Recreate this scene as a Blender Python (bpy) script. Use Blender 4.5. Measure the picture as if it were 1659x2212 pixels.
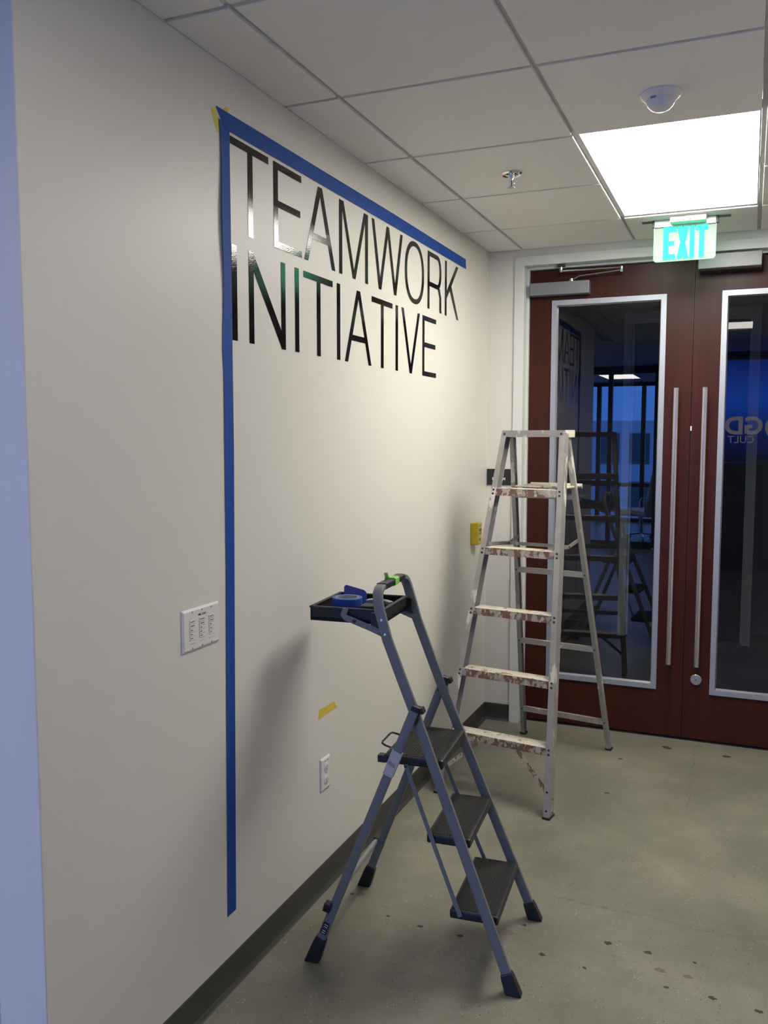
import bpy, bmesh, math, random
from mathutils import Vector, Matrix
random.seed(7)
for o in list(bpy.data.objects): bpy.data.objects.remove(o, do_unlink=True)
scene = bpy.context.scene
COL = scene.collection

# ------------------------------------------------------------------ camera, world, exposure
D, H = 4.369, 2.727                      # door wall distance, ceiling height
CAM = Vector((1.4007, -0.5329, 1.6734)); YAW, PITCH, ROLL = 0.396, -0.0866, 0.0006
fw = Vector((-math.sin(YAW)*math.cos(PITCH), math.cos(YAW)*math.cos(PITCH), math.sin(PITCH)))
rt = Vector((math.cos(YAW), math.sin(YAW), 0)); up = rt.cross(fw)
r2 = rt*math.cos(ROLL)+up*math.sin(ROLL); u2 = -rt*math.sin(ROLL)+up*math.cos(ROLL)
cam = bpy.data.cameras.new('camera'); cam.sensor_fit = 'VERTICAL'; cam.sensor_height = 36.0
cam.lens = 1878.39/2212*36.0; cam.clip_start = 0.05; cam.clip_end = 200
camo = bpy.data.objects.new('camera', cam); COL.objects.link(camo)
M = Matrix((r2, u2, -fw)).transposed().to_4x4(); M.translation = CAM
camo.matrix_world = M
scene.camera = camo

world = bpy.data.worlds.new('dusk_sky'); scene.world = world; world.use_nodes = True
bg = world.node_tree.nodes['Background']
bg.inputs['Color'].default_value = (0.09, 0.285, 1.0, 1); bg.inputs['Strength'].default_value = 6.2

vs = scene.view_settings
scene.display_settings.display_device = 'sRGB'
vs.view_transform = 'Standard'; vs.look = 'None'; vs.gamma = 1.0; vs.use_curve_mapping = False
vs.exposure = 0.0
LAMP = 24.0                              # radiance of the ceiling panels
scene.cycles.max_bounces = 7; scene.cycles.diffuse_bounces = 4; scene.cycles.glossy_bounces = 4; scene.cycles.transparent_max_bounces = 8
scene.cycles.use_adaptive_sampling = True; scene.cycles.adaptive_threshold = .03; scene.cycles.use_denoising = True
scene.cycles.caustics_reflective = False; scene.cycles.caustics_refractive = False

# ------------------------------------------------------------------ materials
def _nodes(name):
    m = bpy.data.materials.new(name); m.use_nodes = True
    nt = m.node_tree; return m, nt, nt.nodes['Principled BSDF']
def lin(c):                              # sRGB 0-255 -> linear
    return tuple(((v/255)/12.92 if v/255 <= .04045 else ((v/255+.055)/1.055)**2.4) for v in c)
def mat(name, col, rough=.5, metal=0., spec=.5, var=0., vscale=8., bump=0., bscale=200., coat=0., coatr=.1, stretch=None):
    m, nt, b = _nodes(name)
    b.inputs['Base Color'].default_value = (*col, 1); b.inputs['Roughness'].default_value = rough
    b.inputs['Metallic'].default_value = metal; b.inputs['Specular IOR Level'].default_value = spec
    b.inputs['Coat Weight'].default_value = coat; b.inputs['Coat Roughness'].default_value = coatr
    N, L = nt.nodes, nt.links
    if var or bump:
        tc = N.new('ShaderNodeTexCoord'); mp = N.new('ShaderNodeMapping')
        L.new(tc.outputs['Object'], mp.inputs['Vector'])
        if stretch: mp.inputs['Scale'].default_value = stretch
    if var:
        n = N.new('ShaderNodeTexNoise'); n.inputs['Scale'].default_value = vscale; n.inputs['Detail'].default_value = 5
        L.new(mp.outputs[0], n.inputs['Vector'])
        mx = N.new('ShaderNodeMix'); mx.data_type = 'RGBA'
        mx.inputs[6].default_value = (*[c*(1-var) for c in col], 1); mx.inputs[7].default_value = (*[min(1, c*(1+var)) for c in col], 1)
        L.new(n.outputs['Fac'], mx.inputs[0]); L.new(mx.outputs[2], b.inputs['Base Color'])
    if bump:
        n2 = N.new('ShaderNodeTexNoise'); n2.inputs['Scale'].default_value = bscale; n2.inputs['Detail'].default_value = 3
        L.new(mp.outputs[0], n2.inputs['Vector'])
        bp = N.new('ShaderNodeBump'); bp.inputs['Strength'].default_value = bump; bp.inputs['Distance'].default_value = .002
        L.new(n2.outputs['Fac'], bp.inputs['Height']); L.new(bp.outputs[0], b.inputs['Normal'])
    return m
def emis(name, col, s):
    m, nt, b = _nodes(name)
    b.inputs['Base Color'].default_value = (*[c*.08 for c in col], 1)
    b.inputs['Emission Color'].default_value = (*col, 1); b.inputs['Emission Strength'].default_value = s
    b.inputs['Roughness'].default_value = .4; b.inputs['Specular IOR Level'].default_value = 0.
    return m
def glass(name, col=(1, 1, 1), refl=1.0, tint=.9):
    # thin architectural glass: transparent body with a Fresnel surface reflection
    m = bpy.data.materials.new(name); m.use_nodes = True; nt = m.node_tree; N, L = nt.nodes, nt.links
    N.remove(N['Principled BSDF'])
    out = N['Material Output']; t = N.new('ShaderNodeBsdfTransparent'); t.inputs[0].default_value = (*[c*tint for c in col], 1)
    g = N.new('ShaderNodeBsdfGlossy'); g.inputs['Roughness'].default_value = .0
    f = N.new('ShaderNodeFresnel'); f.inputs['IOR'].default_value = 1.5
    mu = N.new('ShaderNodeMath'); mu.operation = 'MULTIPLY'; mu.inputs[1].default_value = refl
    mx = N.new('ShaderNodeMixShader')
    L.new(f.outputs[0], mu.inputs[0]); L.new(mu.outputs[0], mx.inputs[0]); L.new(t.outputs[0], mx.inputs[1]); L.new(g.outputs[0], mx.inputs[2])
    L.new(mx.outputs[0], out.inputs[0])
    return m
def splatter(name, base, rough, metal, paints):
    """worn surface: base colour with layers of paint (colour, noise scale, threshold, stretch)"""
    m, nt, b = _nodes(name); N, L = nt.nodes, nt.links
    tc = N.new('ShaderNodeTexCoord'); prev = None; msk = None
    n0 = N.new('ShaderNodeTexNoise'); n0.inputs['Scale'].default_value = 14; L.new(tc.outputs['Object'], n0.inputs['Vector'])
    m0 = N.new('ShaderNodeMix'); m0.data_type = 'RGBA'
    m0.inputs[6].default_value = (*[c*.8 for c in base], 1); m0.inputs[7].default_value = (*[min(1, c*1.2) for c in base], 1)
    L.new(n0.outputs['Fac'], m0.inputs[0]); prev = m0.outputs[2]
    for i, (c, sc, th, st) in enumerate(paints):
        mp = N.new('ShaderNodeMapping'); mp.inputs['Scale'].default_value = st; mp.inputs['Location'].default_value = (i*3.7, i*1.3, 0)
        L.new(tc.outputs['Object'], mp.inputs['Vector'])
        n = N.new('ShaderNodeTexNoise'); n.inputs['Scale'].default_value = sc; n.inputs['Detail'].default_value = 6; n.inputs['Roughness'].default_value = .62
        L.new(mp.outputs[0], n.inputs['Vector'])
        r = N.new('ShaderNodeValToRGB'); r.color_ramp.elements[0].position = th; r.color_ramp.elements[1].position = th+.025
        L.new(n.outputs['Fac'], r.inputs[0])
        mx = N.new('ShaderNodeMix'); mx.data_type = 'RGBA'; mx.inputs[7].default_value = (*c, 1)
        L.new(r.outputs[0], mx.inputs[0]); L.new(prev, mx.inputs[6]); prev = mx.outputs[2]
        if msk is None: msk = r.outputs[0]
        else:
            a = N.new('ShaderNodeMath'); a.operation = 'MAXIMUM'; L.new(msk, a.inputs[0]); L.new(r.outputs[0], a.inputs[1]); msk = a.outputs[0]
    L.new(prev, b.inputs['Base Color'])
    inv = N.new('ShaderNodeMath'); inv.operation = 'MULTIPLY_ADD'; inv.inputs[1].default_value = -metal; inv.inputs[2].default_value = metal
    L.new(msk, inv.inputs[0]); L.new(inv.outputs[0], b.inputs['Metallic']); b.inputs['Roughness'].default_value = rough
    return m
def floor_mat():
    m, nt, b = _nodes('polished_concrete'); N, L = nt.nodes, nt.links
    tc = N.new('ShaderNodeTexCoord'); V = tc.outputs['Object']
    def noise(sc, det=6, rg=.6, vec=None):
        n = N.new('ShaderNodeTexNoise'); n.inputs['Scale'].default_value = sc; n.inputs['Detail'].default_value = det; n.inputs['Roughness'].default_value = rg
        L.new(vec or V, n.inputs['Vector']); return n.outputs['Fac']
    def ramp(v, a, c, ca=(0, 0, 0, 1), cb=(1, 1, 1, 1)):
        r = N.new('ShaderNodeValToRGB'); e = r.color_ramp.elements
        e[0].position = a; e[1].position = c; e[0].color = ca; e[1].color = cb; L.new(v, r.inputs[0]); return r.outputs[0]
    def mix(f, a, c, mode='MIX'):
        x = N.new('ShaderNodeMix'); x.data_type = 'RGBA'; x.blend_type = mode
        if hasattr(f, 'node'): L.new(f, x.inputs[0])
        else: x.inputs[0].default_value = f
        for k, s in ((6, a), (7, c)):
            if isinstance(s, tuple): x.inputs[k].default_value = s
            else: L.new(s, x.inputs[k])
        return x.outputs[2]
    def math_(op, a, c=None, d=None):
        x = N.new('ShaderNodeMath'); x.operation = op
        for k, s in enumerate((a, c, d)):
            if s is None: continue
            if hasattr(s, 'node'): L.new(s, x.inputs[k])
            else: x.inputs[k].default_value = s
        return x.outputs[0]
    c = mix(ramp(noise(2.2), .35, .68), (.172, .163, .125, 1), (.262, .248, .193, 1))
    c = mix(math_('MULTIPLY', ramp(noise(5.0, 8, .72), .50, .68), .75), c, (.19, .18, .14, 1))
    c = mix(math_('MULTIPLY', ramp(noise(1.1, 3), .55, .7), .35), c, (.33, .30, .24, 1))
    # fine aggregate: dark and pale specks
    vo = N.new('ShaderNodeTexVoronoi'); vo.inputs['Scale'].default_value = 170; L.new(V, vo.inputs['Vector'])
    sp = ramp(vo.outputs['Distance'], .20, .30, (1, 1, 1, 1), (0, 0, 0, 1))
    c = mix(math_('MULTIPLY', math_('MULTIPLY', sp, ramp(noise(23, 3), .46, .58)), .7), c, (.06, .055, .045, 1))
    vo2 = N.new('ShaderNodeTexVoronoi'); vo2.inputs['Scale'].default_value = 75; L.new(V, vo2.inputs['Vector'])
    sp2 = ramp(vo2.outputs['Distance'], .10, .17, (1, 1, 1, 1), (0, 0, 0, 1))
    c = mix(math_('MULTIPLY', math_('MULTIPLY', sp2, ramp(noise(9, 3), .52, .6)), .9), c, (.55, .52, .45, 1))
    vo3 = N.new('ShaderNodeTexVoronoi'); vo3.inputs['Scale'].default_value = 44; L.new(V, vo3.inputs['Vector'])
    sp3 = ramp(vo3.outputs['Distance'], .09, .14, (1, 1, 1, 1), (0, 0, 0, 1))
    c = mix(math_('MULTIPLY', math_('MULTIPLY', sp3, ramp(noise(7, 3), .52, .58)), .9), c, (.05, .04, .03, 1))
    # two hairline cracks
    sx = N.new('ShaderNodeSeparateXYZ'); L.new(V, sx.inputs[0]); X, Y = sx.outputs[0], sx.outputs[1]
    wob = math_('SUBTRACT', noise(9, 8, .7), .5)
    def crack(axis_off, other, lo, hi, wd, amp, st):
        dd = math_('ABSOLUTE', math_('MULTIPLY_ADD', wob, amp, axis_off))
        ln = ramp(dd, 0.0, wd, (1, 1, 1, 1), (0, 0, 0, 1))
        g = math_('MULTIPLY', math_('GREATER_THAN', other, lo), math_('LESS_THAN', other, hi))
        return math_('MULTIPLY', math_('MULTIPLY', ln, g), st)
    # near the doors, running towards the camera
    c = mix(crack(math_('SUBTRACT', X, 1.19), Y, 3.5, 4.36, .004, .14, .6), c, (.05, .045, .035, 1))
    # across the foreground
    c = mix(crack(math_('SUBTRACT', Y, math_('MULTIPLY_ADD', X, -.045, 2.55)), X, .80, 3.0, .003, .14, .5), c, (.06, .055, .045, 1))
    L.new(c, b.inputs['Base Color'])
    rr = N.new('ShaderNodeMapRange'); rr.inputs['To Min'].default_value = .22; rr.inputs['To Max'].default_value = .46
    L.new(noise(5, 5), rr.inputs['Value']); L.new(rr.outputs[0], b.inputs['Roughness'])
    bp = N.new('ShaderNodeBump'); bp.inputs['Strength'].default_value = .12; bp.inputs['Distance'].default_value = .002
    L.new(noise(60, 6), bp.inputs['Height']); L.new(bp.outputs[0], b.inputs['Normal'])
    return m
def tile_mat():
    m, nt, b = _nodes('ceiling_tile'); N, L = nt.nodes, nt.links
    b.inputs['Roughness'].default_value = .95; b.inputs['Specular IOR Level'].default_value = .1
    tc = N.new('ShaderNodeTexCoord'); n = N.new('ShaderNodeTexNoise'); n.inputs['Scale'].default_value = 260; n.inputs['Detail'].default_value = 4
    L.new(tc.outputs['Object'], n.inputs['Vector'])
    mx = N.new('ShaderNodeMix'); mx.data_type = 'RGBA'; mx.inputs[6].default_value = (.78, .76, .72, 1); mx.inputs[7].default_value = (.90, .88, .85, 1)
    L.new(n.outputs['Fac'], mx.inputs[0]); L.new(mx.outputs[2], b.inputs['Base Color'])
    bp = N.new('ShaderNodeBump'); bp.inputs['Strength'].default_value = .25; bp.inputs['Distance'].default_value = .002
    L.new(n.outputs['Fac'], bp.inputs['Height']); L.new(bp.outputs[0], b.inputs['Normal'])
    return m
def wood_mat():
    m, nt, b = _nodes('mahogany_veneer'); N, L = nt.nodes, nt.links
    tc = N.new('ShaderNodeTexCoord'); mp = N.new('ShaderNodeMapping'); mp.inputs['Scale'].default_value = (9, 9, .55)
    L.new(tc.outputs['Object'], mp.inputs['Vector'])
    n = N.new('ShaderNodeTexNoise'); n.inputs['Scale'].default_value = 3.2; n.inputs['Detail'].default_value = 9; n.inputs['Roughness'].default_value = .65
    L.new(mp.outputs[0], n.inputs['Vector'])
    r = N.new('ShaderNodeValToRGB'); e = r.color_ramp.elements
    e[0].position = .3; e[0].color = (.036, .0092, .0042, 1); e[1].position = .72; e[1].color = (.060, .0155, .0066, 1)
    L.new(n.outputs['Fac'], r.inputs[0]); L.new(r.outputs[0], b.inputs['Base Color'])
    b.inputs['Roughness'].default_value = .36; b.inputs['Specular IOR Level'].default_value = .2
    return m
def screen_mat():
    # lit display: blue picture, brightest across its middle
    m, nt, b = _nodes('display_picture'); N, L = nt.nodes, nt.links
    tc = N.new('ShaderNodeTexCoord'); sx = N.new('ShaderNodeSeparateXYZ'); L.new(tc.outputs['Generated'], sx.inputs[0])
    r = N.new('ShaderNodeValToRGB'); e = r.color_ramp.elements
    e[0].position = 0; e[0].color = (.001, .003, .02, 1); e[1].position = 1; e[1].color = (.01, .03, .3, 1)
    k = e.new(.3); k.color = (.003, .02, .22, 1); k = e.new(.62); k.color = (.01, .10, .75, 1)
    L.new(sx.outputs[2], r.inputs[0]); L.new(r.outputs[0], b.inputs['Emission Color']); b.inputs['Emission Strength'].default_value = 3.6
    b.inputs['Base Color'].default_value = (.01, .01, .015, 1); b.inputs['Roughness'].default_value = .3
    return m
def rib_mat():
    m, nt, b = _nodes('ribbed_rubber'); N, L = nt.nodes, nt.links
    b.inputs['Base Color'].default_value = (.013, .013, .012, 1); b.inputs['Roughness'].default_value = .65; b.inputs['Specular IOR Level'].default_value = .3
    tc = N.new('ShaderNodeTexCoord'); n = N.new('ShaderNodeTexNoise'); n.inputs['Scale'].default_value = 400; L.new(tc.outputs['Object'], n.inputs['Vector'])
    bp = N.new('ShaderNodeBump'); bp.inputs['Strength'].default_value = .2; bp.inputs['Distance'].default_value = .001
    L.new(n.outputs['Fac'], bp.inputs['Height']); L.new(bp.outputs[0], b.inputs['Normal'])
    return m
WALL = mat('eggshell_wall_paint', (.70, .675, .615), .42, spec=.35, bump=.10, bscale=260)
FLOOR = floor_mat(); TILE = tile_mat(); WOOD = wood_mat(); RIB = rib_mat(); SCREEN = screen_mat()
GRID = mat('grid_white', (.66, .655, .65), .5)
RUBBERBASE = mat('charcoal_cove_base', (.052, .050, .044), .45, var=.1, vscale=5)
FRAMEW = mat('white_frame_paint', (.66, .68, .64), .35, bump=.04)
ALU = mat('anodised_aluminium', (.40, .41, .45), .45, metal=.6, var=.05, vscale=30)
SATIN = mat('satin_stainless', (.62, .58, .52), .27, metal=1., var=.06, vscale=40, stretch=(1, 1, .02))
CLOSER = mat('closer_silver_paint', (.22, .22, .225), .45, metal=.3)
CHROME = mat('chrome', (.8, .79, .77), .1, metal=1.)
DARKSTEEL = mat('dark_bolt', (.07, .06, .05), .45, metal=.6)
BLACKP = mat('black_plastic', (.012, .012, .013), .42, bump=.05)
BLACKM = mat('black_metal', (.006, .006, .008), .35)
MULL = mat('dark_bronze_mullion', (.012, .012, .016), .35)
VINYL = mat('gloss_black_vinyl', (.006, .005, .0045), .012, spec=.42, bump=.11, bscale=240)
BTAPE = mat('blue_masking_tape', (.018, .072, .32), .6, spec=.15, var=.06, vscale=60, bump=.15, bscale=400)
BTAPE2 = mat('blue_masking_tape_edge', (.014, .055, .30), .5)
YTAPE = mat('yellow_masking_tape', (.66, .52, .06), .6, var=.06, vscale=50)
GTAPE = mat('green_masking_tape', (.22, .56, .10), .5, var=.1, vscale=80)
DTAPE = mat('grey_duct_tape', (.46, .47, .50), .5, var=.15, vscale=40, bump=.2)
WPLAST = mat('white_plastic', (.74, .72, .69), .3)
INK = mat('grey_ink', (.10, .095, .09), .6)
LINE = mat('pale_grey_line', (.36, .35, .34), .6)
SLATE = mat('slate_blue_enamel', (.160, .178, .184), .36, var=.06, vscale=12, bump=.03)
SIGNB = mat('black_sign_plate', (.018, .018, .017), .4)
SIGNW = mat('white_raised_letters', (.8, .8, .78), .5)
YBOX = mat('yellow_abs', (.52, .42, .015), .4)
YBOXL = mat('yellow_label', (.62, .55, .10), .5)
LCD = mat('olive_lcd', (.06, .06, .01), .25)
LAD = splatter('paint_splashed_aluminium', (.36, .345, .32), .45, .4, [((.62, .60, .55), 16, .60, (1, 1, .35)), ((.20, .19, .17), 30, .70, (1, 1, .5))])
LADW = splatter('paint_spattered_step', (.44, .395, .345), .5, .1, [((.20, .115, .08), 24, .47, (1, 1, .8)), ((.58, .53, .46), 42, .56, (1, 1, .6))])
LADT = splatter('paint_caked_tread', (.60, .555, .475), .6, .05, [((.24, .16, .11), 22, .58, (1, 1, 1)), ((.68, .64, .56), 15, .58, (1, 1, 1))])
PIT = mat('concrete_pit', (.045, .036, .026), .7, var=.4, vscale=90)
STAIN = mat('brown_floor_stain', (.16, .125, .10), .5, var=.25, vscale=60)
GLASS = glass('door_glass', (.93, .95, .96), 2.3, .9)
WGLASS = glass('window_glass', (.80, .92, 1.0), 1.0, .95)
SKYPANEL = emis('light_diffuser', (1.0, .955, .87), LAMP)
DIMPANEL = emis('dimmed_light_diffuser', (1.0, .955, .87), LAMP*.34)
BACKPANEL = emis('office_light_diffuser', (1.0, .97, .93), LAMP*.5)
EXITG = emis('exit_letter_green', (.04, 1.0, .5), 3.0)
EXITHOT = emis('exit_letter_bright', (.0, 1.0, .80), 1.5)
def acrylic():
    m = bpy.data.materials.new('edge_lit_acrylic'); m.use_nodes = True; nt = m.node_tree; N, L = nt.nodes, nt.links
    b = N['Principled BSDF']; b.inputs['Base Color'].default_value = (.34, .40, .35, 1); b.inputs['Roughness'].default_value = .15
    b.inputs['Emission Color'].default_value = (.55, 1, .70, 1); b.inputs['Emission Strength'].default_value = .30
    t = N.new('ShaderNodeBsdfTransparent'); t.inputs[0].default_value = (.9, 1, .94, 1); mx = N.new('ShaderNodeMixShader'); mx.inputs[0].default_value = .2
    L.new(t.outputs[0], mx.inputs[1]); L.new(b.outputs[0], mx.inputs[2]); L.new(mx.outputs[0], N['Material Output'].inputs[0])
    return m
ACR = acrylic()
ACREDGE = emis('acrylic_lit_edge', (.45, 1.0, .65), 1.1)
CHAIRW = mat('white_upholstery', (.62, .62, .64), .6, bump=.1)
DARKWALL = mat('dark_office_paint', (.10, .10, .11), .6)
CARPET = mat('dark_carpet', (.05, .05, .055), .95, bump=.5, bscale=300)
OFFCEIL = mat('office_ceiling', (.55, .55, .55), .9)
FACADE = mat('far_facade', (.62, .62, .64), .7, var=.1, vscale=.6)
FACADEW = mat('far_window', (.06, .08, .10), .15)

# ------------------------------------------------------------------ mesh helpers (world coordinates in, local out)
class MB:
    def __init__(s): s.v = []; s.f = []
    def add(s, v, f):
        n = len(s.v); s.v += [Vector(p) for p in v]; s.f += [tuple(i+n for i in q) for q in f]; return s
    def box(s, x0, x1, y0, y1, z0, z1):
        v = [(x, y, z) for z in (z0, z1) for y in (y0, y1) for x in (x0, x1)]
        return s.add(v, [(0, 2, 3, 1), (4, 5, 7, 6), (0, 1, 5, 4), (2, 6, 7, 3), (0, 4, 6, 2), (1, 3, 7, 5)])
    def bar(s, p, q, a, b, side):
        """rectangular bar p->q; a = width along 'side' direction, b = other width"""
        p, q = Vector(p), Vector(q); d = (q-p).normalized(); sd = Vector(side); sd = (sd-d*sd.dot(d)).normalized(); t = d.cross(sd)
        v = [c+sd*i*a/2+t*j*b/2 for c in (p, q) for i, j in ((-1, -1), (1, -1), (1, 1), (-1, 1))]
        return s.add(v, [(3, 2, 1, 0), (4, 5, 6, 7)]+[(k, (k+1) % 4, 4+(k+1) % 4, 4+k) for k in range(4)])
    def sweep(s, pts, a, b, side, closed=False):
        """rectangular section along a polyline; 'side' gives the a-direction at each point"""
        pts = [Vector(p) for p in pts]; n = len(pts); v = []
        for i, p in enumerate(pts):
            d = (pts[min(i+1, n-1)]-pts[max(i-1, 0)]).normalized()
            sd = Vector(side(i) if callable(side) else side); sd = (sd-d*sd.dot(d)).normalized(); t = d.cross(sd)
            c = .28   # chamfer
            for x, y in ((-1, -1+c), (-1+c, -1), (1-c, -1), (1, -1+c), (1, 1-c), (1-c, 1), (-1+c, 1), (-1, 1-c)): v.append(p+sd*x*a/2+t*y*b/2)
        f = [tuple(range(7, -1, -1)), tuple((n-1)*8+k for k in range(8))]
        for i in range(n-1):
            for k in range(8): f.append((i*8+k, i*8+(k+1) % 8, (i+1)*8+(k+1) % 8, (i+1)*8+k))
        return s.add(v, f)
    def tube(s, pts, r, seg=10, cap=True):
        pts = [Vector(p) for p in pts]; n = len(pts); v = []; ref = None
        for i, p in enumerate(pts):
            d = (pts[min(i+1, n-1)]-pts[max(i-1, 0)]).normalized()
            if ref is None: ref = d.orthogonal().normalized()
            ref = (ref-d*ref.dot(d)).normalized(); t = d.cross(ref)
            rr = r[i] if isinstance(r, (list, tuple)) else r
            for k in range(seg):
                a = 2*math.pi*k/seg; v.append(p+ref*math.cos(a)*rr+t*math.sin(a)*rr)
        f = [(i*seg+k, i*seg+(k+1) % seg, (i+1)*seg+(k+1) % seg, (i+1)*seg+k) for i in range(n-1) for k in range(seg)]
        if cap: f += [tuple(range(seg-1, -1, -1)), tuple((n-1)*seg+k for k in range(seg))]
        return s.add(v, f)
    def lathe(s, prof, o, axis=(0, 0, 1), seg=32):
        o = Vector(o); ax = Vector(axis).normalized(); e1 = ax.orthogonal().normalized(); e2 = ax.cross(e1); v = []; n = len(prof)
        for r, h in prof:
            for k in range(seg):
                a = 2*math.pi*k/seg; v.append(o+ax*h+(e1*math.cos(a)+e2*math.sin(a))*max(r, 1e-5))
        f = [(i*seg+k, i*seg+(k+1) % seg, (i+1)*seg+(k+1) % seg, (i+1)*seg+k) for i in range(n-1) for k in range(seg)]
        f += [tuple(range(seg-1, -1, -1)), tuple((n-1)*seg+k for k in range(seg))]
        return s.add(v, f)
    def prism(s, poly, fa, fb):
        """poly: 2D points; fa/fb map (a,b)->3D for back and front"""
        n = len(poly); v = [fa(*p) for p in poly]+[fb(*p) for p in poly]
        return s.add(v, [tuple(range(n-1, -1, -1)), tuple(range(n, 2*n))]+[(k, (k+1) % n, n+(k+1) % n, n+k) for k in range(n)])
def build(name, mb, m, parent=None, base=None, bevel=0., smooth=False, seg=2):
    """mesh object; vertices are given in world space and stored relative to its parent chain"""
    if parent is not None:
        off = Vector(parent['_o']) if '_o' in parent else parent.location.copy()
        org = Vector((0, 0, 0)); loc = off
    else:
        if base is None:
            lo = [min(p[i] for p in mb.v) for i in range(3)]; hi = [max(p[i] for p in mb.v) for i in range(3)]
            base = ((lo[0]+hi[0])/2, (lo[1]+hi[1])/2, lo[2])
        loc = Vector(base)
    me = bpy.data.meshes.new(name); me.from_pydata([tuple(p-loc) for p in mb.v], [], mb.f); me.update()
    bm = bmesh.new(); bm.from_mesh(me); bmesh.ops.recalc_face_normals(bm, faces=bm.faces); bm.to_mesh(me); bm.free()
    if smooth:
        me.shade_smooth(); me.set_sharp_from_angle(angle=math.radians(35))
    me.materials.append(m)
    o = bpy.data.objects.new(name, me); COL.objects.link(o)
    if parent is not None: o.parent = parent
    else: o.location = loc
    O[o.name] = loc.copy()
    o['_o'] = tuple(loc)
    if bevel:
        bv = o.modifiers.new('bevel', 'BEVEL'); bv.width = bevel; bv.segments = seg; bv.limit_method = 'ANGLE'; bv.angle_limit = math.radians(40)
    return o
O = {}
def thing(name, label, cat, loc, group=None):
    e = bpy.data.objects.new(name, None); COL.objects.link(e); e.location = loc; e['_o'] = tuple(loc); e.empty_display_size = .05
    e['label'] = label; e['category'] = cat
    if group: e['group'] = group
    return e
def tag(o, label, cat, group=None):
    o['label'] = label; o['category'] = cat
    if group: o['group'] = group
    return o
def struct(o, label=None):
    o['kind'] = 'structure'
    if label: o['label'] = label
    return o
def text_mesh(name, txt, size, m, parent, to_world, ext=.0006, spacing=1.0, bold=0.0):
    """built-in font outline -> mesh; to_world maps text-plane (a, b, depth) to 3D. Text is centred on (0,0)"""
    cu = bpy.data.curves.new(name, 'FONT'); cu.body = txt; cu.size = size; cu.extrude = ext; cu.align_x = 'CENTER'; cu.align_y = 'CENTER'
    cu.space_character = spacing; cu.offset = bold; cu.resolution_u = 3
    t = bpy.data.objects.new(name, cu); COL.objects.link(t)
    dg = bpy.context.evaluated_depsgraph_get(); me = bpy.data.meshes.new_from_object(t.evaluated_get(dg)); bpy.data.objects.remove(t, do_unlink=True)
    mb = MB(); mb.add([to_world(v.co.x, v.co.y, v.co.z) for v in me.vertices], [tuple(p.vertices) for p in me.polygons])
    bpy.data.meshes.remove(me)
    return build(name, mb, m, parent)

# ------------------------------------------------------------------ setting: floor, walls, ceiling
LY0 = 7.14
RX = 2.62                                # right wall of the corridor
XL, YB = -3.4, -8.2                      # office side and back window walls
YE = .87                                 # end of the left wall
DT = .13                                 # door wall thickness
fl = struct(build('floor', MB().box(XL, RX, YB, D+DT, -.06, 0), FLOOR, base=(0, 0, 0)), 'polished grey-brown concrete floor with specks and hairline cracks')
struct(build('floor', MB().box(-.02, RX, D+DT, 7.1, -.06, 0), CARPET, base=(0, 0, 0)))
# pits and stains in the concrete (px-measured floor positions)
pits = [(.291, 2.159, .010), (.417, 2.142, .012), (.56, 2.142, .014), (.839, 2.142, .013), (1.026, 2.291, .014), (1.152, 2.285, .015), (1.226, 2.122, .009), (.977, 2.125, .010), (1.358, 2.12, .014),
        (.841, 4.009, .016), (.838, 3.533, .014), (1.05, 4.27, .032), (1.35, 4.25, .026), (1.297, 2.286, .007), (1.485, 2.109, .013), (.744, 2.289, .010), (.115, 2.245, .009)]
stains = [(.697, 2.226, .034), (1.201, 2.206, .022), (1.284, 2.203, .016), (.145, 2.255, .018)]
def blob(x, y, r, z, nm, m, el=1.):
    n = 13; ph = random.random()*6; pts = []
    for k in range(n):
        a = 2*math.pi*k/n; rr = r*(.42+.75*random.random()); pts.append((x+math.cos(a)*rr*el, y+math.sin(a)*rr*.75))
    mb = MB().prism(pts, lambda a, b: (a, b, -.001), lambda a, b: (a, b, z)); return build(nm, mb, m, fl)
for x, y, r in pits: blob(x, y, r, .0006, 'concrete_pit', PIT)
for x, y, r in stains: blob(x, y, r, .0003, 'floor_stain', STAIN)

HT = 3.0                                 # walls run up past the hung ceiling
struct(build('wall_left', MB().box(-.14, 0, YE, D+DT, 0, HT), WALL, base=(0, 0, 0), bevel=.003), 'off-white painted corridor wall carrying the lettering')
struct(build('wall_return', MB().box(XL, -.14, YE, YE+.14, 0, HT), WALL, base=(0, 0, 0)), 'wall end turning away to the left, lit blue')
wb = MB().box(-.14, .165, D, D+DT, 0, HT).box(.165, 2.06, D, D+DT, 2.67, HT).box(2.06, RX+.12, D, D+DT, 0, HT)
struct(build('wall_back', wb, WALL, base=(0, 0, 0)), 'white end wall around the double doors')
struct(build('wall_right', MB().box(RX, RX+.12, YB, D, 0, HT), WALL, base=(0, 0, 0)))
def cove(name, p, q, nrm, parent=None):
    p, q, nrm = Vector(p), Vector(q), Vector(nrm); prof = [(0, 0), (.016, 0), (.012, .004), (.0055, .014), (.0035, .03), (.0035, .096), (.0015, .1), (0, .1)]
    mb = MB(); n = len(prof); v = [c+nrm*a+Vector((0, 0, b)) for c in (p, q) for a, b in prof]
    mb.add(v, [tuple(range(n)), tuple(range(2*n-1, n-1, -1))]+[(k, (k+1) % n, n+(k+1) % n, n+k) for k in range(n)])
    return struct(build(name, mb, RUBBERBASE, base=tuple(p)))
cove('baseboard_left', (0, YE, 0), (0, D-.004, 0), (1, 0, 0))
cove('baseboard_back', (.004, D, 0), (.150, D, 0), (0, -1, 0))
cove('baseboard_right', (RX, -2.0, 0), (RX, D-.004, 0), (-1, 0, 0))
cove('baseboard_return', (XL, YE, 0), (-.002, YE, 0), (0, -1, 0))

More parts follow.
